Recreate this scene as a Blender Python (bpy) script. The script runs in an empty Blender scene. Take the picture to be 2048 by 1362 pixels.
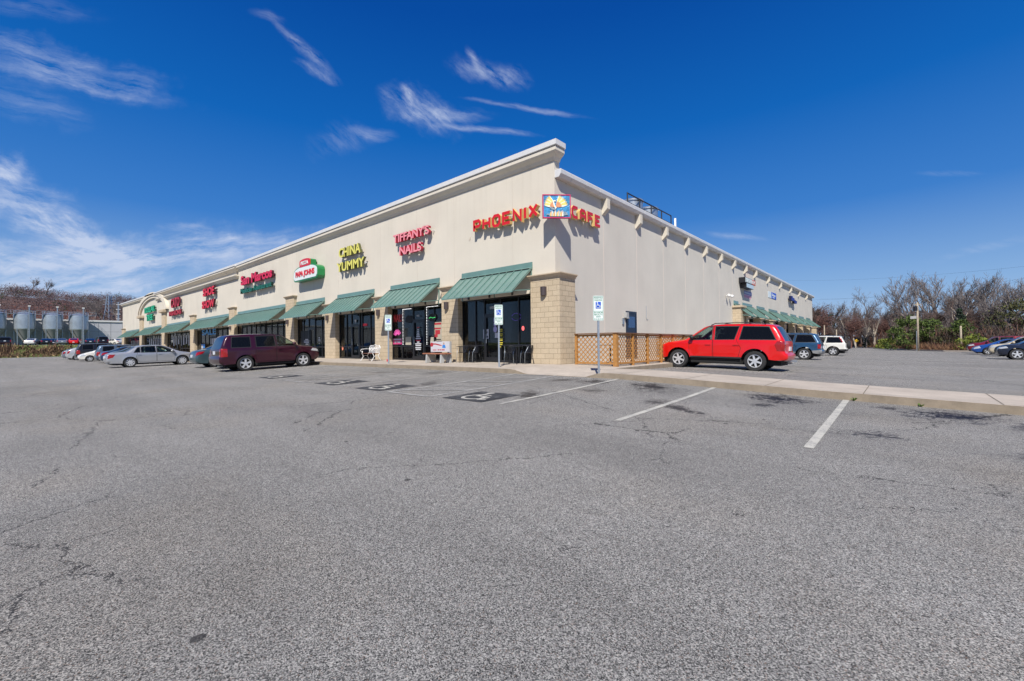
import bpy, bmesh, math, random
from mathutils import Vector, Matrix
from mathutils.geometry import delaunay_2d_cdt
random.seed(7)
SC = bpy.context.scene
COL = SC.collection
PI = math.pi
R = math.radians

# ------------------------------------------------------------------ camera
EYE = .77
FPX = 880.08
cam_d = bpy.data.cameras.new('camera')
cam = bpy.data.objects.new('camera', cam_d); COL.objects.link(cam)
cam_d.sensor_width = 36; cam_d.lens = FPX/2048*36
cam_d.clip_start = .05; cam_d.clip_end = 4000
def cam_axes():
    pp = (1024., 681.)
    l = Vector((31-pp[0], -(700-pp[1]), -FPX)).normalized()
    r = Vector((1804-pp[0], 0, -FPX)).normalized()
    X = -l; Y = r; Z = X.cross(Y)
    return Matrix((X, Y, Z))          # world = M @ cam (rows are world axes in camera space)
CM = cam_axes()
cam.matrix_world = Matrix.Translation((10.1, -14.0, EYE)) @ CM.to_4x4()
SC.camera = cam

# ------------------------------------------------------------------ light
SUN_EL = R(48); SUN_H = Vector((.566, -.824, 0)).normalized()
to_sun = SUN_H*math.cos(SUN_EL)+Vector((0, 0, math.sin(SUN_EL)))
sd = bpy.data.lights.new('sun', 'SUN'); sd.energy = 4.3; sd.angle = R(.55); sd.color = (1, .955, .88)
so = bpy.data.objects.new('sun', sd); COL.objects.link(so)
so.rotation_euler = (-to_sun).to_track_quat('-Z', 'Y').to_euler()
SC.view_settings.view_transform = 'Standard'; SC.view_settings.look = 'None'
SC.cycles.max_bounces = 6; SC.cycles.diffuse_bounces = 2; SC.cycles.glossy_bounces = 3; SC.cycles.transparent_max_bounces = 8
SC.view_settings.gamma = 1; SC.view_settings.exposure = .45

W = bpy.data.worlds.new('World'); SC.world = W; W.use_nodes = True
wt = W.node_tree; wt.nodes.clear()
class NT:
    """tiny node helper"""
    def __init__(s, t): s.t = t
    def n(s, typ, ins=None, **kw):
        nd = s.t.nodes.new(typ)
        for k, v in kw.items(): setattr(nd, k, v)
        if ins:
            for k, v in ins.items():
                sock = nd.inputs[k]
                if isinstance(v, bpy.types.NodeSocket): s.t.links.new(v, sock)
                elif isinstance(v, bpy.types.Node): s.t.links.new(v.outputs[0], sock)
                else: sock.default_value = v
        return nd
    def m(s, op, a, b=None, c=None, clamp=False):
        ins = {0: a}
        if b is not None: ins[1] = b
        if c is not None: ins[2] = c
        return s.n('ShaderNodeMath', ins, operation=op, use_clamp=clamp).outputs[0]
    def vm(s, op, a, b=None):
        ins = {0: a}
        if b is not None: ins[1] = b
        nd = s.n('ShaderNodeVectorMath', ins, operation=op)
        return nd.outputs['Value'] if op in ('DOT_PRODUCT', 'LENGTH', 'DISTANCE') else nd.outputs[0]
    def mix(s, f, a, b, blend='MIX'):
        nd = s.n('ShaderNodeMix', data_type='RGBA', blend_type=blend)
        for i, v in ((0, f), (6, a), (7, b)):
            if isinstance(v, bpy.types.NodeSocket): s.t.links.new(v, nd.inputs[i])
            else: nd.inputs[i].default_value = v if i == 0 else (tuple(v)+(1,) if len(v) == 3 else v)
        return nd.outputs[2]
    def ramp(s, f, pts):
        nd = s.n('ShaderNodeValToRGB', {0: f}); e = nd.color_ramp.elements
        while len(e) < len(pts): e.new(.5)
        for i, (p, c) in enumerate(pts):
            e[i].position = p
            e[i].color = (c, c, c, 1) if not hasattr(c, '__len__') else tuple(c)+(1,)
        return nd.outputs[0]
def world_dir(px, py):
    return (CM @ Vector((px-1024, -(py-681), -FPX))).normalized()
def build_world():
    N = NT(wt)
    sky = N.n('ShaderNodeTexSky', sky_type='NISHITA', sun_disc=False)
    sky.sun_elevation = SUN_EL; sky.sun_rotation = R(145.5)
    sky.altitude = 1500; sky.air_density = 1.15; sky.dust_density = .25; sky.ozone_density = 2.6
    D = N.n('ShaderNodeTexCoord').outputs['Generated']
    up = N.n('ShaderNodeSeparateXYZ', {0: D}).outputs[2]
    hs = N.n('ShaderNodeHueSaturation', {'Hue': .497, 'Saturation': 1.32, 'Value': 1.0, 'Color': sky.outputs[0]}).outputs[0]
    # cirrus: ellipses in sky direction, torn apart by shared noise fields
    fw = world_dir(1024, 689); rt = world_dir(1100, 689); rt = (rt-fw*rt.dot(fw)).normalized(); uu = rt.cross(fw)
    dz = N.m('DIVIDE', 1.0, N.m('MAXIMUM', N.vm('DOT_PRODUCT', D, tuple(fw)), .08))
    gx = N.m('MULTIPLY', N.vm('DOT_PRODUCT', D, tuple(rt)), dz); gy = N.m('MULTIPLY', N.vm('DOT_PRODUCT', D, tuple(uu)), dz)
    gp = N.n('ShaderNodeCombineXYZ', {0: gx, 1: gy, 2: 0.}).outputs[0]
    warp = N.vm('SUBTRACT', N.n('ShaderNodeTexNoise', {'Vector': gp, 'Scale': 9., 'Detail': 5.0, 'Roughness': .6}).outputs['Color'], (.5, .5, .5))
    def streak(ang, sc, st, seed):
        q = N.n('ShaderNodeMapping', {'Vector': N.vm('ADD', gp, N.vm('MULTIPLY', warp, (.035, .035, 0))), 'Rotation': (0, 0, R(-ang)), 'Scale': (1, 1, 1)}).outputs[0]
        q = N.vm('ADD', N.vm('MULTIPLY', q, (sc/st, sc, 1)), (seed, seed*1.7, 0))
        return N.n('ShaderNodeTexNoise', {'Vector': q, 'Scale': 1., 'Detail': 8., 'Roughness': .66}).outputs[0]
    SK = [streak(-13, 44., 7., 1.), streak(-40, 55., 4., 4.), streak(6, 24., 5., 9.)]
    total = None
    patches = [(85, 112, -14, 230, 34, .58, 0), (150, 160, -12, 200, 22, .5, 0), (60, 200, -20, 150, 40, .25, 0), (60, 12, -8, 140, 22, .25, 0),
               (604, 92, -44, 90, 12, .55, 1), (628, 140, -32, 44, 10, .5, 1), (532, 27, -12, 34, 10, .4, 0),
               (842, 216, -20, 80, 38, .85, 1), (900, 225, -4, 90, 14, .5, 0), (812, 184, -62, 26, 10, .7, 1), (955, 256, -6, 112, 7, .75, 0),
               (978, 142, -14, 72, 26, .68, 1), (946, 112, -60, 24, 9, .6, 1), (1055, 214, -9, 115, 6, .65, 0),
               (735, 264, -6, 50, 14, .5, 0), (678, 275, 10, 60, 30, .25, 1),
               (55, 408, -38, 175, 58, .85, 0), (115, 455, -24, 110, 36, .9, 1), (10, 350, -50, 60, 44, .6, 1),
               (240, 540, 4, 460, 72, 1.2, 2), (450, 490, 6, 190, 26, .8, 2), (60, 592, 3, 280, 36, 1.2, 2), (130, 520, 0, 240, 40, .8, 0),
               (372, 455, -4, 52, 9, .75, 0), (230, 505, -16, 120, 28, .9, 2),
               (1468, 470, -6, 60, 7, .42, 0), (1915, 346, 0, 60, 6, .25, 0), (1990, 492, 12, 120, 10, .25, 0)]
    for (px, py, ang, a, b, dens, sk) in patches:
        c = world_dir(px, py); cz = abs((CM.transposed() @ c).z)
        X0 = (px-1024)/FPX; Y0 = -(py-689)/FPX
        dx = N.m('SUBTRACT', gx, X0); dy = N.m('SUBTRACT', gy, Y0)
        ca, sa = math.cos(R(ang)), math.sin(R(ang)); A = a/FPX; B = b/FPX
        lu = N.m('MULTIPLY_ADD', dx, ca/A, N.m('MULTIPLY', dy, sa/A)); lv = N.m('MULTIPLY_ADD', dx, -sa/B, N.m('MULTIPLY', dy, ca/B))
        loc = N.n('ShaderNodeCombineXYZ', {0: lu, 1: lv, 2: 0.0}).outputs[0]
        loc = N.vm('ADD', loc, N.vm('MULTIPLY', warp, (1.6, 2.4, 0)))
        mask = N.n('ShaderNodeMapRange', {0: N.vm('LENGTH', loc), 1: 1.35, 2: .05, 3: 0., 4: dens}, interpolation_type='SMOOTHSTEP').outputs[0]
        f = N.m('MULTIPLY', mask, N.n('ShaderNodeMapRange', {0: SK[sk], 1: .36, 2: .80, 3: 0., 4: 1.}).outputs[0])
        total = f if total is None else N.m('ADD', total, f)
    total = N.m('MULTIPLY', total, N.m('GREATER_THAN', N.vm('DOT_PRODUCT', D, tuple(fw)), .09))
    grad = N.ramp(up, [(0., (3.7, 5.1, 7.2)), (.10, (2.2, 3.85, 6.6)), (.25, (.42, 1.9, 5.5)), (.42, (.04, 1.15, 4.5)), (.60, (.01, .62, 3.3)), (1., (.02, .4, 2.2))])
    c1 = N.mix(.93, hs, grad)
    total = N.m('MINIMUM', total, .80)
    cl = N.mix(total, c1, (5.6, 6.3, 7.9))
    bg = N.n('ShaderNodeBackground', {0: cl, 1: .080})
    out = N.n('ShaderNodeOutputWorld', {0: bg.outputs[0]})
build_world()
W.cycles.sampling_method = 'MANUAL'; W.cycles.sample_map_resolution = 256

# ------------------------------------------------------------------ terrain heights
def interp(x, xs, ys):
    if x <= xs[0]: return ys[0]
    for i in range(1, len(xs)):
        if x <= xs[i]:
            t = (x-xs[i-1])/(xs[i]-xs[i-1]); return ys[i-1]+(ys[i]-ys[i-1])*t
    return ys[-1]
KX = [-110, -60, -30, -13, -2, 4.1, 6.7, 9.25, 12, 16, 40]
KH = [1.20, 1.15, 1.08, 1.0, .98, 1.0, 1.10, 1.21, 1.30, 1.37, 1.40]
def G(x, y):
    k = interp(x, KX, KH)
    if y < -2.7: h = k+(1.42-k)*(1-math.exp((y+2.7)/8.85))
    else: h = k+max(0, 1.40-k)*(1-math.exp(-max(0, y-2)/40))
    return EYE-h
def S(x, y):
    """top of the pavement"""
    k = interp(x, KX, KH)
    zk = EYE-(k-.15)                       # at the kerb
    if x > 2.6: z = zk
    else:
        t = min(1, max(0, -y/2.7)); z = min(0, zk)*t if x < 0 else zk*max(t, min(1, x/2.8))
    # kerb ramp
    if .1 < x < 3.5 and y < -1.2:
        a = min(1, (x-.1)/.6, (3.5-x)/.5); b = min(1, (-1.2-y)/1.5)
        z = z*(1-a*b)+(G(x, -2.75)+.012)*a*b
    return z

# ------------------------------------------------------------------ materials
MATS = {}
def mat(name, col=(.5, .5, .5), rough=.6, metal=0., coat=0., spec=.5, emit=None, estr=1., noise=0., nscale=8., bump=0., bscale=60.):
    if name in MATS: return MATS[name]
    m = bpy.data.materials.new(name); m.use_nodes = True; t = m.node_tree; t.nodes.clear(); N = NT(t)
    b = N.n('ShaderNodeBsdfPrincipled', {'Base Color': tuple(col)+(1,), 'Roughness': rough, 'Metallic': metal,
            'Coat Weight': coat, 'Coat Roughness': .04, 'Specular IOR Level': spec})
    if emit: b.inputs['Emission Color'].default_value = tuple(emit)+(1,); b.inputs['Emission Strength'].default_value = estr
    P = N.n('ShaderNodeTexCoord').outputs['Object']
    if noise:
        nz = N.n('ShaderNodeTexNoise', {'Vector': P, 'Scale': nscale, 'Detail': 6., 'Roughness': .65}).outputs[0]
        lo = tuple(c*(1-noise) for c in col); hi = tuple(min(1, c*(1+noise)) for c in col)
        c = N.mix(N.ramp(nz, [(.3, 0), (.7, 1)]), lo, hi); t.links.new(c, b.inputs['Base Color'])
    if bump:
        nb = N.n('ShaderNodeTexNoise', {'Vector': P, 'Scale': bscale, 'Detail': 3.}).outputs[0]
        bp = N.n('ShaderNodeBump', {'Height': nb, 'Strength': bump, 'Distance': .01}); t.links.new(bp.outputs[0], b.inputs['Normal'])
    N.n('ShaderNodeOutputMaterial', {0: b.outputs[0]})
    MATS[name] = m; return m
def glassmat(name, tint, alpha, rough=.02, refl=.7):
    """thin glass: alpha = how much one sees through"""
    if name in MATS: return MATS[name]
    m = bpy.data.materials.new(name); m.use_nodes = True; t = m.node_tree; t.nodes.clear(); N = NT(t)
    tr = N.n('ShaderNodeBsdfTransparent', {0: tuple(tint)+(1,)})
    df = N.n('ShaderNodeBsdfDiffuse', {0: (.008, .009, .011, 1)})
    gl = N.n('ShaderNodeBsdfGlossy', {0: (1, 1, 1, 1), 'Roughness': rough})
    a = N.n('ShaderNodeMixShader', {0: alpha, 1: df.outputs[0], 2: tr.outputs[0]})
    fr = N.n('ShaderNodeFresnel', {0: 1.5})
    b = N.n('ShaderNodeMixShader', {0: N.m('MULTIPLY', fr.outputs[0], refl), 1: a.outputs[0], 2: gl.outputs[0]})
    N.n('ShaderNodeOutputMaterial', {0: b.outputs[0]})
    MATS[name] = m; return m
def stucco(name, c):
    m = bpy.data.materials.new(name); m.use_nodes = True; t = m.node_tree; t.nodes.clear(); N = NT(t)
    P = N.n('ShaderNodeTexCoord').outputs['Object']
    st = N.n('ShaderNodeTexNoise', {'Vector': N.vm('MULTIPLY', P, (2.2, 2.2, .22)), 'Scale': 1.6, 'Detail': 7., 'Roughness': .7}).outputs[0]
    bl = N.n('ShaderNodeTexNoise', {'Vector': P, 'Scale': .5, 'Detail': 5.}).outputs[0]
    fine = N.n('ShaderNodeTexNoise', {'Vector': P, 'Scale': 22., 'Detail': 4., 'Roughness': .7}).outputs[0]
    f = N.m('ADD', N.m('ADD', N.m('MULTIPLY', st, .18), N.m('MULTIPLY', bl, .57)), N.m('MULTIPLY', fine, .25))
    col = N.mix(N.ramp(f, [(.38, 0), (.62, 1)]), tuple(x*.93 for x in c), tuple(x*1.04 for x in c))
    zz = N.n('ShaderNodeSeparateXYZ', {0: P}).outputs[2]
    dr = N.n('ShaderNodeTexNoise', {'Vector': N.vm('MULTIPLY', P, (3.5, 3.5, .12)), 'Scale': 1.3, 'Detail': 5., 'Roughness': .7}).outputs[0]
    run = N.m('MULTIPLY', N.ramp(dr, [(.50, 0), (.68, 1)]), N.n('ShaderNodeMapRange', {0: zz, 1: 5.4, 2: 7.9, 3: .0, 4: .28}).outputs[0])
    col = N.mix(run, col, N.mix(1., col, (.80, .78, .74), 'MULTIPLY'))
    base = N.m('MULTIPLY', N.n('ShaderNodeMapRange', {0: N.m('ADD', zz, N.m('MULTIPLY', bl, .8)), 1: 1.25, 2: .3, 3: .0, 4: .45}).outputs[0], 1.)
    col = N.mix(base, col, N.mix(1., col, (.82, .76, .68), 'MULTIPLY'))
    bp = N.n('ShaderNodeBump', {'Height': fine, 'Strength': .5, 'Distance': .006})
    b = N.n('ShaderNodeBsdfPrincipled', {'Base Color': col, 'Roughness': .9, 'Normal': bp.outputs[0], 'Specular IOR Level': .2})
    N.n('ShaderNodeOutputMaterial', {0: b.outputs[0]}); MATS[name] = m; return m
def blockmat():
    m = bpy.data.materials.new('split block'); m.use_nodes = True; t = m.node_tree; t.nodes.clear(); N = NT(t)
    P = N.n('ShaderNodeTexCoord').outputs['Object']; s = N.n('ShaderNodeSeparateXYZ', {0: P})
    geo = N.n('ShaderNodeNewGeometry').outputs['Normal']; g = N.n('ShaderNodeSeparateXYZ', {0: geo})
    side = N.m('GREATER_THAN', N.m('ABSOLUTE', g.outputs[0]), .5)
    h = N.m('ADD', N.m('MULTIPLY', s.outputs[0], N.m('SUBTRACT', 1., side)), N.m('MULTIPLY', s.outputs[1], side))
    v = N.n('ShaderNodeCombineXYZ', {0: h, 1: s.outputs[2], 2: 0.}).outputs[0]
    br = N.n('ShaderNodeTexBrick', {'Vector': v, 'Color1': (.52, .425, .30, 1), 'Color2': (.57, .47, .335, 1), 'Mortar': (.30, .235, .165, 1),
             'Scale': 1., 'Mortar Size': .007, 'Mortar Smooth': .1, 'Brick Width': .407, 'Row Height': .2035, 'Bias': 0.}, offset=.5)
    nz = N.n('ShaderNodeTexNoise', {'Vector': P, 'Scale': 30., 'Detail': 5., 'Roughness': .7}).outputs[0]
    nz2 = N.n('ShaderNodeTexNoise', {'Vector': P, 'Scale': 2.5, 'Detail': 5.}).outputs[0]
    c = N.mix(N.ramp(nz, [(.3, 0), (.7, 1)]), (.78, .78, .78), (1.15, 1.15, 1.15)); c = N.mix(1., br.outputs[0], c, 'MULTIPLY')
    c = N.mix(1., c, N.mix(nz2, (.86, .86, .86), (1.1, 1.08, 1.04)), 'MULTIPLY')
    bp = N.n('ShaderNodeBump', {'Height': N.m('ADD', N.m('MULTIPLY', nz, .3), br.outputs[1]), 'Strength': .5, 'Distance': .01}, invert=True)
    b = N.n('ShaderNodeBsdfPrincipled', {'Base Color': c, 'Roughness': .9, 'Normal': bp.outputs[0], 'Specular IOR Level': .2})
    N.n('ShaderNodeOutputMaterial', {0: b.outputs[0]}); MATS['block'] = m; return m

# name, centre, angle, half sizes, strength of the oil and tyre stains lying on the asphalt
STAINS = [(5.47, -3.55, 41, .55, .95, 1.), (8.15, -3.45, 41, .62, .80, 1.), (10.7, -3.65, 50, .75, .62, 1.), (9.9, -3.35, 41, .25, .2, .8),
          (-.36, -5.9, 41, .32, .75, .55), (3.7, -6.15, 41, .34, .80, .85), (3.75, -3.5, 60, .5, .55, .9), (2.8, -3.5, 60, .55, .4, .7),
          (7.0, -5.9, -30, .85, .20, .85), (6.35, -5.5, 30, .30, .45, .7), (-3.0, -3.6, 41, .6, .6, .5), (4.6, -4.9, 41, .3, .4, .6),
          (9.8, -6.15, 41, .32, .30, .8), (8.1, -4.5, 41, .25, .25, .8), (11.2, -6.5, 50, .3, .25, .75), (-5.6, -4.2, 41, .4, .6, .45), (12.4, -5.6, 50, .3, .2, .7), (11.6, -4.0, 60, .55, .3, .9)]
def asphalt():
    m = bpy.data.materials.new('asphalt'); m.use_nodes = True; t = m.node_tree; t.nodes.clear(); N = NT(t)
    P = N.n('ShaderNodeTexCoord').outputs['Object']
    vor = N.n('ShaderNodeTexVoronoi', {'Vector': P, 'Scale': 190.}); cell = N.n('ShaderNodeSeparateXYZ', {0: vor.outputs['Color']}).outputs[0]
    n1 = N.n('ShaderNodeTexNoise', {'Vector': P, 'Scale': 240., 'Detail': 1., 'Roughness': .8}).outputs[0]
    n2 = N.n('ShaderNodeTexNoise', {'Vector': P, 'Scale': 9., 'Detail': 3., 'Roughness': .7}).outputs[0]
    n3 = N.n('ShaderNodeTexNoise', {'Vector': P, 'Scale': .35, 'Detail': 4., 'Roughness': .6}).outputs[0]
    n4 = N.n('ShaderNodeTexNoise', {'Vector': N.vm('MULTIPLY', P, (.12, .9, 1.)), 'Scale': .8, 'Detail': 3., 'Roughness': .6}).outputs[0]
    g = N.m('ADD', N.m('MULTIPLY', cell, .62), N.m('MULTIPLY', n1, .38))
    col = N.ramp(g, [(.20, (.016, .016, .016)), (.36, (.110, .108, .103)), (.56, (.222, .216, .204)), (.85, (.50, .48, .44))])
    # a few rusty pebbles
    rust = N.m('GREATER_THAN', N.n('ShaderNodeSeparateXYZ', {0: vor.outputs['Color']}).outputs[1], .965)
    col = N.mix(N.m('MULTIPLY', rust, .45), col, (.30, .19, .13))
    lg = N.m('ADD', N.m('ADD', N.m('MULTIPLY', n2, .25), N.m('MULTIPLY', n3, .35)), N.m('MULTIPLY', n4, .40))
    tone = N.ramp(lg, [(.36, .80), (.62, 1.20)]); col = N.mix(1., col, tone, 'MULTIPLY')
    warm = N.ramp(N.n('ShaderNodeTexNoise', {'Vector': P, 'Scale': .5, 'Detail': 4.}).outputs[0], [(.5, 0), (.75, .5)])
    col = N.mix(warm, col, N.mix(1., col, (1.10, 1.02, .92), 'MULTIPLY'))
    # tar specks
    sp = N.n('ShaderNodeTexVoronoi', {'Vector': N.vm('ADD', P, N.vm('MULTIPLY', N.n('ShaderNodeTexNoise', {'Vector': P, 'Scale': 30., 'Detail': 3.}).outputs['Color'], (.07, .07, 0))), 'Scale': 2.6})
    sz = N.m('MULTIPLY', N.m('POWER', N.n('ShaderNodeSeparateXYZ', {0: sp.outputs['Color']}).outputs[0], 3.), .095)
    spk = N.m('LESS_THAN', sp.outputs['Distance'], sz)
    col = N.mix(N.m('MULTIPLY', spk, .8), col, (.022, .021, .022))
    # cracks
    cr = None
    for scl, wd, thr, off in ((.33, .007, .56, 0.), (.15, .007, .50, 5.), (.9, .004, .62, 9.)):
        wv = N.n('ShaderNodeTexNoise', {'Vector': P, 'Scale': 2.2, 'Detail': 5., 'Roughness': .75}).outputs['Color']
        pv = N.vm('ADD', N.vm('ADD', P, (off, off*2, 0)), N.vm('MULTIPLY', wv, (.55, .55, 0)))
        e = N.n('ShaderNodeTexVoronoi', {'Vector': pv, 'Scale': scl}, feature='DISTANCE_TO_EDGE').outputs['Distance']
        ln = N.m('LESS_THAN', e, wd*scl)
        mk = N.m('GREATER_THAN', N.n('ShaderNodeTexNoise', {'Vector': N.vm('ADD', P, (off*3, 2, 0)), 'Scale': .55, 'Detail': 4.}).outputs[0], thr)
        ln = N.m('MULTIPLY', ln, mk); cr = ln if cr is None else N.m('MAXIMUM', cr, ln)
    col = N.mix(N.m('MULTIPLY', cr, .82), col, (.02, .02, .022))
    # oil stains
    wn = N.n('ShaderNodeTexNoise', {'Vector': N.vm('MULTIPLY', P, (.6, 1.4, 1)), 'Scale': 4.2, 'Detail': 6., 'Roughness': .75}).outputs[0]
    wf = N.n('ShaderNodeTexNoise', {'Vector': P, 'Scale': 16., 'Detail': 4., 'Roughness': .8}).outputs[0]
    sm = None
    for (x, y, a, rx, ry, st) in STAINS:
        q = N.n('ShaderNodeMapping', {'Vector': P, 'Location': (x, y, 0), 'Rotation': (0, 0, R(a)), 'Scale': (rx, ry, 1)}, vector_type='TEXTURE').outputs[0]
        q = N.vm('MULTIPLY', q, (1, 1, 0)); d = N.vm('LENGTH', q)
        v = N.m('SUBTRACT', 1.0, d); v = N.m('ADD', v, N.m('MULTIPLY', N.m('SUBTRACT', wn, .5), 3.4)); v = N.m('ADD', v, N.m('MULTIPLY', N.m('SUBTRACT', wf, .5), 4.5))
        v = N.m('MULTIPLY', N.m('SMOOTH_MIN', v, 1., .1), N.m('LESS_THAN', d, 1.9))
        v = N.m('MULTIPLY', N.n('ShaderNodeMapRange', {0: v, 1: .22, 2: .62, 3: 0., 4: 1.}).outputs[0], st)
        sm = v if sm is None else N.m('MAXIMUM', sm, v)
    col = N.mix(sm, col, (.009, .006, .006))
    ht = N.m('ADD', N.m('MULTIPLY', g, 1.), N.m('MULTIPLY', cr, -1.))
    bp = N.n('ShaderNodeBump', {'Height': ht, 'Strength': .8, 'Distance': .006})
    ro = N.m('SUBTRACT', .88, N.m('MULTIPLY', sm, .35))
    b = N.n('ShaderNodeBsdfPrincipled', {'Base Color': col, 'Roughness': ro, 'Normal': bp.outputs[0], 'Specular IOR Level': .3})
    N.n('ShaderNodeOutputMaterial', {0: b.outputs[0]}); MATS['asphalt'] = m; return m
def concrete(name, c, scale=1.):
    m = bpy.data.materials.new(name); m.use_nodes = True; t = m.node_tree; t.nodes.clear(); N = NT(t)
    P = N.n('ShaderNodeTexCoord').outputs['Object']
    a = N.n('ShaderNodeTexNoise', {'Vector': P, 'Scale': 1.1*scale, 'Detail': 7., 'Roughness': .7}).outputs[0]
    b_ = N.n('ShaderNodeTexNoise', {'Vector': P, 'Scale': 35*scale, 'Detail': 4., 'Roughness': .8}).outputs[0]
    f = N.m('ADD', N.m('MULTIPLY', a, .6), N.m('MULTIPLY', b_, .4))
    col = N.mix(N.ramp(f, [(.35, 0), (.65, 1)]), tuple(x*.72 for x in c), tuple(x*1.15 for x in c))
    bp = N.n('ShaderNodeBump', {'Height': b_, 'Strength': .6, 'Distance': .006})
    b = N.n('ShaderNodeBsdfPrincipled', {'Base Color': col, 'Roughness': .92, 'Normal': bp.outputs[0], 'Specular IOR Level': .2})
    N.n('ShaderNodeOutputMaterial', {0: b.outputs[0]}); MATS[name] = m; return m
def wornpaint(name, c, under, thr=.42):
    m = bpy.data.materials.new(name); m.use_nodes = True; t = m.node_tree; t.nodes.clear(); N = NT(t)
    P = N.n('ShaderNodeTexCoord').outputs['Object']
    a = N.n('ShaderNodeTexNoise', {'Vector': P, 'Scale': 45., 'Detail': 4., 'Roughness': .8}).outputs[0]
    b_ = N.n('ShaderNodeTexNoise', {'Vector': P, 'Scale': 2.5, 'Detail': 5., 'Roughness': .7}).outputs[0]
    f = N.ramp(N.m('ADD', N.m('MULTIPLY', a, .6), N.m('MULTIPLY', b_, .4)), [(thr-.05, 0), (thr+.08, 1)])
    col = N.mix(f, under, c)
    b = N.n('ShaderNodeBsdfPrincipled', {'Base Color': col, 'Roughness': .8, 'Specular IOR Level': .3})
    N.n('ShaderNodeOutputMaterial', {0: b.outputs[0]}); MATS[name] = m; return m

M_st = stucco('stucco', (.63, .575, .48)); M_stB = stucco('side stucco', (.61, .57, .495))
M_trim = stucco('trim stucco', (.66, .60, .50)); M_blk = blockmat(); M_asp = asphalt()
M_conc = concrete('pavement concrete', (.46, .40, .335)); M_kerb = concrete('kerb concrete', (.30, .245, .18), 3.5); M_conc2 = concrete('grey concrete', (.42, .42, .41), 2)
M_cap = mat('column cap', (.50, .40, .28), .85, noise=.12, nscale=6)
M_metalw = mat('white metal flashing', (.64, .63, .61), .45, noise=.06, nscale=3)
M_awn = mat('green standing seam metal', (.13, .228, .198), .38, metal=.0, coat=.25, noise=.10, nscale=2.2)
M_awnd = mat('green metal seam', (.10, .22, .185), .4)
M_frame = mat('dark bronze aluminium', (.012, .012, .014), .35, spec=.6)
M_glass = glassmat('storefront glass', (.42, .44, .45), .72, .02, .6)
M_bronze = mat('bronze lamp', (.06, .045, .045), .45)
M_dark = mat('painted shade', (.018, .017, .017), .9)  # near-black for the painted shadow strip on the awnings
M_int = mat('interior wall', (.17, .14, .11), .9, noise=.5, nscale=2)
M_steel = mat('galvanised steel', (.42, .46, .50), .38, metal=.75, noise=.15, nscale=20)
M_black = mat('black metal', (.012, .012, .016), .45)
M_wood = mat('treated pine', (.40, .19, .05), .75, noise=.25, nscale=12)
M_white = mat('white paint', (.78, .78, .76), .5, noise=.08, nscale=9)
M_sgreen = mat('sign green', (.02, .20, .11), .5); M_sblue = mat('sign blue', (.01, .08, .52), .4); M_swhite = mat('sign white', (.70, .76, .73), .4)
M_line = wornpaint('worn white line paint', (.50, .48, .42), (.19, .19, .19), .44)
M_lineold = wornpaint('faded white line paint', (.42, .41, .38), (.20, .20, .20), .48)
M_blackp = wornpaint('black pavement paint', (.028, .029, .033), (.17, .17, .17), .43)

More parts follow.
